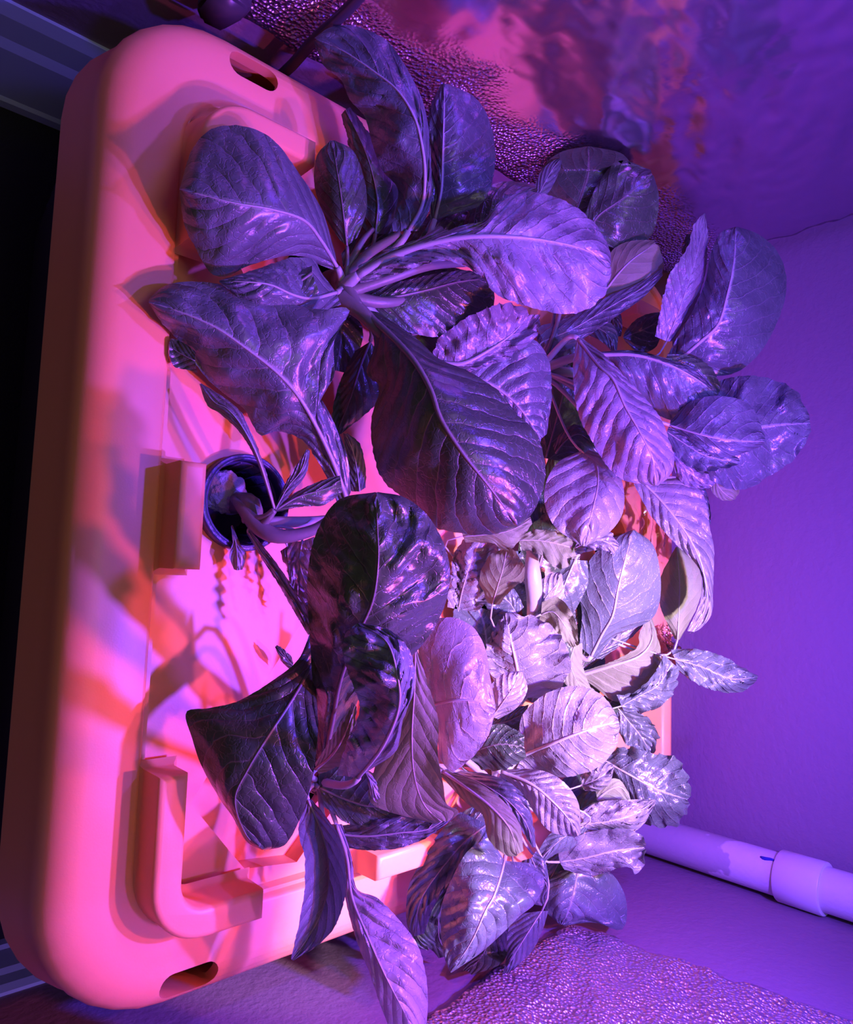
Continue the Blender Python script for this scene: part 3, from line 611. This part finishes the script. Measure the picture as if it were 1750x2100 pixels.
# ---- lettuce over the far middle cup
E_ = plant(5, 'frilly pale lettuce in the middle with one smooth spoon-shaped leaf and curled edges', at(1130, 1270, .86))
leaf(E_, [(1390,1312),(1393,1250),(1394,1190),(1388,1122)], [(1384,1310),(1355,1245),(1354,1190),(1372,1148),(1387,1121)], [(1394,1312),(1418,1270),(1438,1222),(1438,1178),(1418,1143),(1390,1121)], (.835,.83,.835), .008, .008, 'u', q=.001, vn=7, tooth=1, rib=.0014)
leaf(E_, [(1213,1346),(1236,1300),(1257,1262),(1268,1206),(1281,1152),(1298,1088)],
        [(1188,1325),(1194,1260),(1188,1210),(1206,1155),(1245,1112),(1296,1087)],
        [(1225,1350),(1262,1305),(1330,1275),(1352,1240),(1355,1180),(1340,1118),(1302,1087)], (.83,.805,.79,.795), (.0,.014,.02,.006), (.0,.014,.02,.006), 'm', q=.0010, vn=7, tooth=.4, rib=.0034)
leaf(E_, [(1215,1350),(1260,1320),(1300,1290),(1340,1255)], [(1225,1320),(1262,1285),(1300,1262),(1340,1250)], [(1235,1352),(1250,1340),(1290,1312),(1340,1262)], (.84,.84,.84), .004, .004, 'm', q=.0008, vn=5, rib=.0006, pet=False)
leaf(E_, [(1190,1385),(1254,1366),(1312,1345),(1338,1310),(1335,1266)], [(1187,1380),(1254,1357),(1306,1328),(1312,1298),(1332,1262)], [(1222,1411),(1262,1438),(1310,1425),(1352,1385),(1356,1340),(1345,1290),(1336,1263)], (.85,.835,.83,.835), (.0,-.002,-.004,0), (.0,.01,.012,.004), 'u', q=.0020, vn=9, tooth=2, rib=.0040)
leaf(E_, [(1275,1448),(1310,1428),(1350,1405),(1380,1360)], [(1265,1425),(1300,1420),(1340,1385),(1362,1342)], [(1282,1462),(1335,1458),(1380,1425),(1394,1372)], (.83,.825,.825), -.004, .004, 'm', q=.004, ruf=.005, rn=5, vn=9, tooth=4, rib=.001)
leaf(E_, [(1385,1352),(1440,1368),(1500,1392),(1555,1388)], [(1376,1332),(1430,1331),(1485,1347),(1530,1372),(1556,1386)], [(1390,1375),(1425,1400),(1470,1417),(1520,1420),(1552,1396)], (.83,.82,.825), .006, .008, 'm', q=.0042, ruf=.003, rn=5, vn=9, tooth=2.5, rib=.001)
leaf(E_, [(1262,1445),(1290,1480),(1315,1510),(1335,1545)], [(1258,1460),(1270,1505),(1295,1535),(1330,1548)], [(1285,1445),(1325,1470),(1350,1500),(1342,1545)], (.865,.86,.86), .004, -.006, 'm', q=.003, ruf=.005, rn=4, vn=7, tooth=4, rib=.0016)
leaf(E_, [(1180,1148),(1160,1195),(1145,1240),(1135,1290)], [(1205,1150),(1205,1200),(1175,1260),(1150,1295)], [(1145,1145),(1132,1190),(1122,1240),(1120,1290)], (.80,.80,.81), .006, .006, 'm', q=.0012, vn=6, tooth=1)
leaf(E_, [(1178,1125),(1205,1112),(1235,1108),(1268,1125)], [(1190,1100),(1215,1088),(1250,1090),(1270,1118)], [(1182,1138),(1205,1132),(1235,1128),(1258,1138)], (.74,.735,.74), .004, -.006, 'p', q=.002, ruf=.004, rn=4, vn=6, tooth=3, rib=.001, pet=False)
leaf(E_, [(1065,1108),(1105,1108),(1145,1115),(1192,1128)], [(1062,1096),(1110,1086),(1160,1096),(1195,1118)], [(1072,1128),(1110,1140),(1148,1168),(1182,1142)], (.745,.74,.745), .003, -.003, 'u', q=.0018, ruf=.004, rn=5, vn=8, tooth=4, rib=.001)
stem(E_, 'stem', [(1094,1275,.80),(1096,1220,.775),(1092,1170,.765),(1092,1128,.77)], (.007,.008,.009,.006), M_RIB)
leaf(E_, [(1100,1255),(1120,1225),(1140,1200),(1150,1175)], [(1095,1240),(1105,1200),(1122,1180),(1148,1172)], [(1110,1262),(1140,1250),(1158,1215),(1153,1178)], (.78,.775,.775), .004, .004, 'p', q=.001, vn=5, tooth=2, rib=.001)
leaf(E_, [(1110,1260),(1135,1255),(1160,1285),(1182,1325)], [(1112,1235),(1145,1225),(1178,1265),(1188,1322)], [(1105,1275),(1130,1290),(1150,1310),(1175,1328)], (.77,.755,.765), -.006, .006, 'u', q=.0012, ruf=.003, rn=3, vn=5, tooth=3, rib=.0012)
leaf(E_, [(1010,1240),(1020,1205),(1032,1165),(1040,1124)], [(1000,1235),(984,1190),(1000,1145),(1036,1121)], [(1025,1240),(1045,1212),(1075,1188),(1070,1148),(1045,1122)], (.715,.70,.705), .008, -.010, 'u', q=.001, ruf=.003, rn=3, vn=6, tooth=1.5, rib=.001)
leaf(E_, [(950,1100),(1000,1096),(1045,1088),(1090,1066)], [(945,1086),(1000,1080),(1045,1072),(1088,1060)], [(955,1112),(1010,1114),(1046,1128),(1092,1074)], (.71,.70,.705), .002, .002, 'u', q=.0012, ruf=.003, rn=3, vn=7, tooth=2, rib=.001)
leaf(E_, [(940,1250),(950,1205),(965,1155),(985,1108)], [(918,1245),(922,1190),(932,1135),(960,1098)], [(975,1255),(1012,1225),(1022,1170),(1025,1112)], (.735,.72,.725), .004, -.004, 'p', q=.005, ruf=.006, rn=5, vn=9, tooth=5, rib=.001)
leaf(E_, [(1060,1430),(1062,1380),(1048,1315),(1036,1258)], [(1040,1420),(1004,1378),(1000,1325),(1018,1285),(1034,1256)], [(1105,1432),(1158,1402),(1170,1350),(1148,1300),(1105,1268),(1042,1256)], (.755,.73,.725,.735), .008, .004, 'p', q=.0034, ruf=.005, rn=6, vn=9, tooth=5, rib=.0032)
leaf(E_, [(1060,1260),(1045,1235),(1030,1225),(1005,1215)], [(1075,1245),(1060,1215),(1040,1200),(1008,1205)], [(1040,1275),(1020,1262),(1000,1250),(992,1225)], (.755,.75,.75), .004, .004, 'm', vn=5, ruf=.003, tooth=2, rib=.001, pet=False)
leaf(E_, [(1180,1320),(1170,1360),(1185,1400),(1210,1425)], [(1150,1330),(1145,1370),(1170,1415),(1205,1428)], [(1195,1320),(1195,1360),(1205,1395),(1218,1420)], (.81,.81,.81), .004, .004, 'u', vn=6, rib=.001)
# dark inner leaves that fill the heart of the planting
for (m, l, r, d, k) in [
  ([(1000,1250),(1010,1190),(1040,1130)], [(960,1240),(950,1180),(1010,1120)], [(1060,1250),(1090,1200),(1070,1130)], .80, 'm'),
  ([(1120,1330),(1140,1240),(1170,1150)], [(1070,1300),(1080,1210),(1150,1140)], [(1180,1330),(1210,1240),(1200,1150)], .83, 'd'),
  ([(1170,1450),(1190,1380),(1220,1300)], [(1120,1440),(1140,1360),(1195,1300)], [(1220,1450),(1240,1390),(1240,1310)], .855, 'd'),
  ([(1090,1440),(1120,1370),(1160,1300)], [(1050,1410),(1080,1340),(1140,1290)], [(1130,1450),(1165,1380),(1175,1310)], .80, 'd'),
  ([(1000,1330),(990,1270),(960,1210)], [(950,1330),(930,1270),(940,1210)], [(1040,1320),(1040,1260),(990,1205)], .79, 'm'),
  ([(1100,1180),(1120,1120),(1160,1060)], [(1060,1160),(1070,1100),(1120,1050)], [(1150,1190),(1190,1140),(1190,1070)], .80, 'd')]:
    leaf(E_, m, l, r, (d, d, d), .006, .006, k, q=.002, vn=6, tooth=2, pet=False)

# ---- lettuce over the far right cup
F = plant(4, 'spreading lettuce with pale ribbed leaves nearest the white pipe', at(1010, 1610, .72))
leaf(F, [(885,1448),(930,1436),(975,1438),(1016,1452)],
        [(872,1440),(862,1380),(860,1310),(888,1275),(930,1266),(972,1288),(997,1335),(1006,1390),(1017,1448)],
        [(884,1470),(898,1520),(905,1560),(930,1581),(970,1552),(1000,1512),(1016,1462)], (.655,.635,.63,.635), (.0,.014,.012,.006), (.0,.01,.014,.006), 'p', q=.0024, vn=5, tooth=2, rib=.003, res=1.9)
leaf(F, [(1010,1470),(1035,1435),(1055,1405),(1066,1378)], [(1000,1450),(1008,1405),(1035,1380),(1063,1376)], [(1022,1475),(1060,1452),(1082,1415),(1072,1378)], (.685,.672,.675), .006, .008, 'p', q=.0014, vn=6, tooth=.6, rib=.0014)
leaf(F, [(1072,1550),(1120,1530),(1180,1506),(1235,1488),(1270,1482)],
        [(1066,1535),(1068,1475),(1098,1438),(1140,1414),(1190,1407),(1240,1430),(1268,1472)],
        [(1060,1575),(1115,1590),(1175,1592),(1228,1572),(1262,1535),(1272,1492)], (.735,.705,.695,.705), (.0,.018,.024,.006), (.0,.014,.02,.006), 'p', q=.0026, vn=10, tooth=1.5, rib=.0036)
leaf(F, [(950,1560),(990,1535),(1030,1526),(1075,1532)], [(955,1535),(985,1500),(1030,1485),(1076,1508)], [(950,1572),(990,1578),(1040,1578),(1080,1552)], (.70,.68,.675), .006, .008, 'd', q=.0034, vn=9, tooth=4, rib=.0014)
leaf(F, [(1240,1560),(1290,1588),(1345,1618),(1410,1640)], [(1238,1548),(1285,1532),(1340,1545),(1385,1552),(1412,1595),(1418,1632)], [(1248,1590),(1280,1640),(1310,1682),(1352,1696),(1392,1690),(1416,1650)], (.82,.80,.795,.80), .010, .014, 'm', q=.0044, ruf=.005, rn=7, vn=11, tooth=4, rib=.003)
leaf(F, [(1195,1610),(1220,1600),(1245,1585),(1258,1570)], [(1190,1590),(1210,1572),(1240,1562),(1258,1568)], [(1200,1622),(1228,1622),(1252,1605),(1260,1575)], (.79,.78,.785), .003, .003, 'p', q=.004, vn=5, tooth=3, rib=.001)
leaf(F, [(1225,1640),(1250,1620),(1275,1615),(1295,1645)], [(1222,1620),(1245,1600),(1270,1598),(1290,1625)], [(1235,1655),(1260,1650),(1285,1650),(1300,1655)], (.79,.785,.785), .003, .003, 'u', vn=4, pet=False)
leaf(F, [(1035,1765),(1026,1800),(1012,1840),(996,1868),(965,1935),(924,1994)],
        [(1005,1715),(960,1745),(928,1800),(907,1855),(905,1915),(912,1965),(923,1993)],
        [(1090,1770),(1116,1800),(1100,1850),(1065,1880),(1030,1915),(985,1955),(926,1995)], (.645,.615,.60,.60,.605), (.0,.012,.024,.018,.004), (.0,.012,.02,.018,.004), 'm', q=.0020, vn=9, tooth=.6, rib=.0024)
leaf(F, [(1090,1760),(1105,1790),(1122,1815),(1118,1840)], [(1070,1765),(1075,1810),(1090,1850),(1112,1858)], [(1100,1745),(1120,1770),(1125,1810),(1122,1845)], (.66,.655,.655), .004, .004, 'm', q=.001, vn=5, tooth=.5, rib=.0006, pet=False)
leaf(F, [(1000,1690),(950,1730),(900,1790),(862,1850),(850,1920)], [(945,1665),(900,1710),(865,1765),(838,1820),(834,1890),(848,1922)], [(1010,1715),(985,1740),(935,1795),(895,1850),(870,1915)], (.665,.655,.645,.65), .008, (0,-.004,.004), 'm', q=.0026, vn=8, tooth=.6, rib=.0016)
leaf(F, [(870,1885),(855,1910),(862,1930),(880,1945)], [(835,1880),(840,1915),(850,1940),(878,1950)], [(900,1900),(890,1920),(895,1935),(885,1948)], (.68,.68,.68), .003, .003, 'd', vn=4, pet=False, rib=.0008)
leaf(F, [(935,1800),(905,1860),(900,1920),(920,1960)], [(905,1820),(880,1870),(872,1925),(900,1965)], [(960,1800),(935,1860),(925,1920),(935,1965)], (.70,.70,.70), .004, .004, 'd', vn=5, pet=False)
leaf(F, [(908,1582),(960,1618),(1008,1655),(1046,1700),(1062,1752)], [(903,1590),(955,1645),(990,1672),(1002,1720),(1035,1753),(1060,1756)], [(915,1580),(975,1602),(1030,1640),(1066,1690),(1074,1745)], (.655,.62,.605,.61), (.0,.006,.01,.004), (.0,.002,.006,.002), 'u', q=.0010, vn=8, tooth=.4, rib=.0026)
leaf(F, [(935,1584),(990,1608),(1045,1645),(1080,1690),(1096,1738)], [(925,1585),(980,1616),(1030,1655),(1068,1700),(1092,1738)], [(945,1580),(1010,1590),(1065,1620),(1090,1670),(1100,1736)], (.665,.63,.615,.62), .0, .008, 'm', q=.0014, vn=8, tooth=2, rib=.0008)
leaf(F, [(1028,1582),(1090,1608),(1135,1645),(1168,1682),(1186,1714)], [(1025,1590),(1070,1625),(1098,1670),(1130,1706),(1180,1717)], [(1035,1578),(1100,1578),(1150,1598),(1186,1645),(1192,1710)], (.70,.68,.67,.675), .010, .010, 'p', q=.0018, vn=11, tooth=.6, rib=.0030)
leaf(F, [(1080,1600),(1040,1625),(1010,1650),(1040,1680)], [(1090,1620),(1060,1650),(1040,1670),(1045,1690)], [(1060,1590),(1020,1610),(990,1640),(1020,1680)], (.72,.72,.72), .003, .003, 'm', vn=5, pet=False)
leaf(F, [(1185,1690),(1240,1686),(1295,1672),(1345,1642)], [(1192,1665),(1232,1644),(1290,1640),(1343,1639)], [(1195,1705),(1240,1724),(1290,1712),(1322,1688),(1346,1645)], (.745,.735,.74), (.0,.008,.004), (.0,.014,.006), 'p', q=.0048, vn=6, tooth=1, rib=.001)
leaf(F, [(1148,1768),(1200,1760),(1262,1745),(1322,1738)], [(1145,1745),(1190,1712),(1250,1700),(1305,1705),(1326,1732)], [(1158,1784),(1220,1795),(1280,1778),(1310,1792),(1326,1745)], (.76,.75,.755), -.016, -.012, 'p', q=.0030, ruf=.005, rn=4, vn=7, tooth=1.5, rib=.0014)
leaf(F, [(1186,1785),(1176,1830),(1165,1870),(1152,1896)], [(1150,1785),(1115,1820),(1118,1865),(1148,1896)], [(1205,1782),(1250,1788),(1280,1830),(1286,1880),(1272,1908),(1220,1892),(1158,1898)], (.79,.78,.785), .010, .016, 'm', q=.0030, vn=5, tooth=.6, rib=.0016)
leaf(F, [(1112,1868),(1085,1910),(1060,1950),(1035,1995)], [(1060,1875),(1042,1910),(1040,1955),(1032,1996)], [(1125,1868),(1112,1910),(1088,1955),(1040,1998)], (.70,.69,.695), .006, .008, 'm', q=.0010, vn=7, tooth=.6, rib=.0012)
leaf(F, [(1030,1885),(1005,1930),(985,1965),(960,1992)], [(1010,1900),(985,1935),(962,1965),(950,1990)], [(1042,1885),(1044,1930),(1030,1975),(968,2000)], (.72,.715,.715), .006, .006, 'd', q=.0008, vn=6, tooth=.6, rib=.001)
leaf(F, [(1198,1695),(1160,1715),(1130,1740),(1104,1768)], [(1190,1700),(1140,1702),(1110,1735),(1100,1768)], [(1205,1700),(1175,1738),(1140,1752),(1110,1772)], (.735,.73,.73), .004, .006, 'm', q=.001, vn=6, tooth=.5, rib=.001)
leaf(F, [(1170,1710),(1150,1760),(1130,1800),(1115,1830)], [(1120,1740),(1100,1780),(1100,1810),(1110,1830)], [(1200,1740),(1180,1780),(1150,1820),(1120,1835)], (.80,.80,.80), .006, .006, 'd', vn=6)
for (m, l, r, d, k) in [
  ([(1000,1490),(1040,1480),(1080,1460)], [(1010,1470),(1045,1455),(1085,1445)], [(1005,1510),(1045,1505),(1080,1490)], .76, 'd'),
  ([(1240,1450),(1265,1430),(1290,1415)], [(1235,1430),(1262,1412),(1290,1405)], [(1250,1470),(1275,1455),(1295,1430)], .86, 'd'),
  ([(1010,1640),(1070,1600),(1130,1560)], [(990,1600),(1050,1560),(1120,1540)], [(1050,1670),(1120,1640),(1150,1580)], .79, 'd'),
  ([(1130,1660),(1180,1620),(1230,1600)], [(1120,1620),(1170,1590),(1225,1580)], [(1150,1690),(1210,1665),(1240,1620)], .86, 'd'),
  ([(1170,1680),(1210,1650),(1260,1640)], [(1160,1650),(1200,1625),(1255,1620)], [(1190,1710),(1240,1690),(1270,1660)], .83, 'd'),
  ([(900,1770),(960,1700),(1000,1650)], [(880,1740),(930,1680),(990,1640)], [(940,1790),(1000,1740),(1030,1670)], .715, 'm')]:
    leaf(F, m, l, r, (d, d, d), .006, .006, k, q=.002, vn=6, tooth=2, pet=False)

# ================================================================== foil, pipe, cable, cup
def foil_material(name, z_split, lowr, hir, tint):
    m, nt, b = mat_plain(name, tint, .3, 1.0)
    tc = N(nt, 'ShaderNodeTexCoord'); sp = N(nt, 'ShaderNodeSeparateXYZ'); L(nt, tc.outputs['Object'], sp.inputs[0])
    n0 = N(nt, 'ShaderNodeTexNoise'); L(nt, tc.outputs['Object'], n0.inputs['Vector']); n0.inputs['Scale'].default_value = 9; n0.inputs['Detail'].default_value = 3
    a = N(nt, 'ShaderNodeMath', operation='MULTIPLY_ADD'); L(nt, n0.outputs['Fac'], a.inputs[0]); a.inputs[1].default_value = .16; L(nt, sp.outputs[2], a.inputs[2])
    mr = N(nt, 'ShaderNodeMapRange'); mr.interpolation_type = 'SMOOTHSTEP'; L(nt, a.outputs[0], mr.inputs['Value'])
    mr.inputs['From Min'].default_value = z_split + .06; mr.inputs['From Max'].default_value = z_split + .13
    rr = N(nt, 'ShaderNodeMapRange'); L(nt, mr.outputs[0], rr.inputs['Value']); rr.inputs['To Min'].default_value = lowr; rr.inputs['To Max'].default_value = hir
    L(nt, rr.outputs[0], b.inputs['Roughness'])
    fine = N(nt, 'ShaderNodeTexVoronoi'); L(nt, tc.outputs['Object'], fine.inputs['Vector']); fine.inputs['Scale'].default_value = 260
    mp = N(nt, 'ShaderNodeMapping'); L(nt, tc.outputs['Object'], mp.inputs[0]); mp.inputs['Scale'].default_value = (1, 1, 2.6); mp.inputs['Rotation'].default_value = (.55, 0, 0)
    cre = N(nt, 'ShaderNodeTexNoise'); cre.noise_type = 'RIDGED_MULTIFRACTAL'; L(nt, mp.outputs[0], cre.inputs['Vector']); cre.inputs['Scale'].default_value = 22; cre.inputs['Detail'].default_value = 4
    s1 = N(nt, 'ShaderNodeMath', operation='SUBTRACT'); s1.inputs[0].default_value = 1; L(nt, mr.outputs[0], s1.inputs[1])
    m1 = N(nt, 'ShaderNodeMath', operation='MULTIPLY'); L(nt, fine.outputs['Distance'], m1.inputs[0]); L(nt, s1.outputs[0], m1.inputs[1])
    m2 = N(nt, 'ShaderNodeMath', operation='MULTIPLY'); L(nt, m1.outputs[0], m2.inputs[0]); m2.inputs[1].default_value = 2.4
    m3 = N(nt, 'ShaderNodeMath', operation='MULTIPLY_ADD'); L(nt, cre.outputs['Fac'], m3.inputs[0]); m3.inputs[1].default_value = .4; L(nt, m2.outputs[0], m3.inputs[2])
    bump(nt, b, m3.outputs[0], .75, .0024)
    return m
M_FOIL_L = foil_material('crinkled_aluminium_foil', .05, .34, .24, (.66, .55, .72))
M_FOIL_R = foil_material('crumpled_aluminium_foil', .60, .42, .32, (.72, .60, .74))
def foil(name, x, s, ya, yb, za, zb, mat, edge, ny=150, nz=150, amp=.0014, label=None):
    "sheet standing off a side wall; edge(y, z) shifts the outline"
    bm = bmesh.new(); G = []
    for i in range(ny + 1):
        row = []
        for j in range(nz + 1):
            u, v = i / ny, j / nz
            y0, y1, z0, z1 = edge(u, v)
            y = y0 + (y1 - y0) * u; z = z0 + (z1 - z0) * v
            y += .0035 * noise.noise((z * 30, 1, 2)) * (1 if u > .99 or u < .01 else 0)
            c, sn = math.cos(.55), math.sin(.55); p, q = y * c - z * sn, y * sn + z * c
            w = amp * (.9 * noise.noise((y * 4, z * 4, 3)) + 1.0 * (1 - abs(noise.noise((p * 6, q * 30, 7))) * 3) + .7 * (1 - abs(noise.noise((p * 28, q * 60, 17))) * 3) + .25 * noise.noise((y * 90, z * 90, 4)))
            row.append(bm.verts.new((x + s * max(.0015, .008 + w), y, z)))
        G.append(row)
    for i in range(ny):
        for j in range(nz): bm.faces.new((G[i][j], G[i + 1][j], G[i + 1][j + 1], G[i][j + 1]))
    o = from_bm(name, bm, mat)
    sd = o.modifiers.new('thickness', 'SOLIDIFY'); sd.thickness = .0003
    return o
def edge_l(u, v):
    j = .004 * noise.noise((u * 14, 0, 1)) + .002 * noise.noise((u * 60, 0, 1))
    return (.02, .822 - .012 * v + .004 * noise.noise((v * 40, 5, 1)), -.020 + j - .004 * u, 1.1)
tag(foil('foil_sheet', XL, 1, 0, 1, 0, 1, M_FOIL_L, edge_l), 'large crinkled silver foil sheet behind the romaine, with orange reflections', 'foil')
def edge_r(u, v):
    far = .535 + .07 * min(1, v * 2.2) ** .8 + .006 * noise.noise((v * 50, 9, 1)) + .004 * noise.noise((v * 160, 9, 1))
    low = .030 + max(0, .46 - (-.05 + .6 * u)) * .14 + .004 * noise.noise((u * 18, 2, 5))
    return (-.05, far, low, 1.1)
tag(foil('foil_sheet', XR, -1, 0, 1, 0, 1, M_FOIL_R, edge_r, amp=.0020), 'smaller crumpled purple-pink foil sheet on the wall below the white pipe', 'foil')

# white drain pipe in the rear right corner
pipe = empty('drain_pipe', (.409, .806, ZF), 'white plastic pipe with a thicker coupling in the wall corner', 'pipe')
M_PIPE, _nt, _b = mat_plain('painted_white_pipe', (.5, .46, .5), .45)
_tc = N(_nt, 'ShaderNodeTexCoord'); _sp = N(_nt, 'ShaderNodeSeparateXYZ'); L(_nt, _tc.outputs['Object'], _sp.inputs[0])
_n = tex(_nt, 34, 3); _a = N(_nt, 'ShaderNodeMath', operation='MULTIPLY_ADD'); L(_nt, _n.outputs['Fac'], _a.inputs[0]); _a.inputs[1].default_value = .16; L(_nt, _sp.outputs[2], _a.inputs[2])
_r = ramp(_nt, _a.outputs[0], [(.150, (.42, .37, .42)), (.156, (.66, .60, .66))]); L(_nt, _r.outputs[0], _b.inputs['Base Color'])
_t = tex(_nt, 190, 2); bump(_nt, _b, _t.outputs['Fac'], .4, .001)
M_COUP, _nt, _b = mat_plain('white_pipe_fitting', (.66, .60, .66), .4); _t = tex(_nt, 90, 2); bump(_nt, _b, _t.outputs['Fac'], .05, .0005)
def cyl(name, prof_, mat, parent, cx=.409, cy=.806, n=40):
    loops = [[(cx + r * math.cos(2 * math.pi * k / n), cy + r * math.sin(2 * math.pi * k / n), z) for k in range(n)] for r, z in prof_]
    o = from_bm(name, loft(loops), mat)
    if hasattr(o.data, 'set_sharp_from_angle'): o.data.set_sharp_from_angle(angle=math.radians(50))
    attach(o, parent); return o
cyl('pipe_run', [(.0255, ZF), (.0255, 1.3)], M_PIPE, pipe)
cyl('coupling', [(.0258, .140), (.0295, .1402), (.0302, .1415), (.0302, .1905), (.0295, .1918), (.0258, .192)], M_COUP, pipe)
bm = bmesh.new()
p0 = ony(1560, 1765, .7815); p1 = ony(1589, 1771, .7805)
M_MARK, _nt, _b = mat_plain('blue_marker_ink', (.02, .02, .30), .5)
def on_pipe(z, ang, r=.0257): return Vector((.409 + r * math.cos(ang), .806 + r * math.sin(ang), z))
_ang = math.radians(218)
attach(tube_mesh('marker_stroke', [on_pipe(.122 + .0175 * k / 6, _ang + .03 * math.sin(k)) for k in range(7)], [.001, .0020, .0022, .0020, .0018, .0016, .0012], M_MARK), pipe)

# black cable in front of the left foil, and the dark plug block beside it
c = tube_mesh('power_cable', cr_sample([(-.398, .150, ZF + .02), (-.396, .158, -.12), (-.394, .160, -.03), (-.396, .158, .015), (-.397, .158, .074), (-.399, .150, .16), (-.402, .13, .32), (-.405, .11, .6)], 60), [.0048] * 61, M_CABLE, seg=14)
tag(c, 'dark cable rising from the planter edge in front of the large foil', 'cable')
bm = bmesh.new(); a0 = onx(404, -6, -.405); a1 = onx(520, -6, -.405); a2 = onx(456, 42, -.405)
v = [bm.verts.new(p + Vector((dx, 0, 0))) for dx in (-.008, .012) for p in (a0, a1, onx(500, 18, -.405), a2, onx(415, 22, -.405), onx(440, -60, -.405))]
order = [0, 4, 3, 2, 1, 5]
bm.faces.new([v[i] for i in order]); bm.faces.new([v[6 + i] for i in order[::-1]])
for i in range(6):
    a, b_ = order[i], order[(i + 1) % 6]; bm.faces.new((v[a], v[6 + a], v[6 + b_], v[b_]))
bmesh.ops.bevel(bm, geom=bm.edges[:], offset=.003, segments=2, affect='EDGES')
tag(from_bm('plug_adapter', bm, M_CABLE), 'dark plug adapter at the top edge of the photo beside the cable', 'adapter')

# open net cup by the near edge
cx, cy = CUPS[0]
cup = empty('net_cup', (cx, cy, -.05), 'open black net cup in the lid behind the middle raised rib', 'net cup')
def ring(name, prof_, n=56, jit=0):
    loops = []
    for r, z in prof_:
        loops.append([(cx + r * math.cos(2 * math.pi * k / n), cy + r * math.sin(2 * math.pi * k / n), z) for k in range(n)])
    loops.append(loops[0]); bm = bmesh.new(); rows = [[bm.verts.new(p) for p in l] for l in loops[:-1]]; rows.append(rows[0])
    for a, b_ in zip(rows, rows[1:]):
        for i in range(n): bm.faces.new((a[i], a[(i + 1) % n], b_[(i + 1) % n], b_[i]))
    o = from_bm(name, bm, M_CUP); attach(o, cup); return o
ring('rim', [(.0362, -.0125), (.0385, -.0125), (.0392, -.004), (.0390, -.001), (.0378, .0000), (.0368, -.0014), (.0358, .0008), (.0344, .0006), (.0337, -.003), (.0340, -.012)])
ring('cup_wall', [(.0358, -.012), (.0340, -.012), (.0290, -.058), (.0305, -.058)])
for k in range(20):
    a = 2 * math.pi * k / 20
    q = [Vector((cx + r * math.cos(a), cy + r * math.sin(a), z)) for r, z in ((.0335, -.014), (.0285, -.058))]
    attach(tube_mesh('slat', q, [.0012, .0012], M_CUP, seg=6), cup)
bm = bmesh.new(); bmesh.ops.create_icosphere(bm, subdivisions=5, radius=.018)
for v in bm.verts:
    n_ = noise.noise(v.co * 90) * .0035 + noise.noise(v.co * 260) * .0018
    v.co += v.normal * n_; v.co.z *= .55; v.co += Vector((cx - .008, cy - .008, -.024))
M_PLUG, _nt, _b = mat_plain('rockwool_plug', (.30, .27, .34), .9); _t = tex(_nt, 500, 4); bump(_nt, _b, _t.outputs['Fac'], .9, .002)
tag(from_bm('starter_plug', bm, M_PLUG), 'fibrous rockwool plug inside the open black net cup', 'grow plug')

# crumpled clear film lying on the far part of the lid
M_FILM = bpy.data.materials.new('clear_plastic_film'); M_FILM.use_nodes = True; _nt = M_FILM.node_tree; _nt.nodes.clear()
_o = _nt.nodes.new('ShaderNodeOutputMaterial'); _mx = _nt.nodes.new('ShaderNodeMixShader'); _tr = _nt.nodes.new('ShaderNodeBsdfTransparent'); _gl = _nt.nodes.new('ShaderNodeBsdfGlossy')
_gl.inputs['Roughness'].default_value = .12; _fr = _nt.nodes.new('ShaderNodeFresnel'); _fr.inputs[0].default_value = 1.9
L(_nt, _fr.outputs[0], _mx.inputs[0]); L(_nt, _tr.outputs[0], _mx.inputs[1]); L(_nt, _gl.outputs[0], _mx.inputs[2]); L(_nt, _mx.outputs[0], _o.inputs[0])
_tt = tex(_nt, 22, 3, dist=1.0); _bp = _nt.nodes.new('ShaderNodeBump'); _bp.inputs['Strength'].default_value = .8; _bp.inputs['Distance'].default_value = .004; L(_nt, _tt.outputs['Fac'], _bp.inputs['Height']); L(_nt, _bp.outputs[0], _gl.inputs['Normal'])
def film(x0, x1, y0, y1, z, label, sd):
    bm = bmesh.new(); n = 36; G = []
    for i in range(n + 1):
        G.append([])
        for j in range(n + 1):
            u, v = i / n, j / n
            w = .010 * abs(noise.noise((u * 4, v * 4, sd))) * 2 + .006 * abs(noise.noise((u * 11, v * 9, sd + 4)))
            G[-1].append(bm.verts.new((x0 + (x1 - x0) * u + .01 * noise.noise((v * 4, u, sd)), y0 + (y1 - y0) * v + .01 * noise.noise((u * 4, v, sd + 2)), z + w)))
    for i in range(n):
        for j in range(n): bm.faces.new((G[i][j], G[i + 1][j], G[i + 1][j + 1], G[i][j + 1]))
    o = from_bm('plastic_film', bm, M_FILM); tag(o, label, 'plastic film')
film(-.10, .03, .66, .795, .006, 'crumpled clear plastic film on the far lid edge behind the spoon leaf', 1)
film(.115, .165, .745, .795, .006, 'small scrap of clear film on the far lid edge beside the frilly leaves', 6)
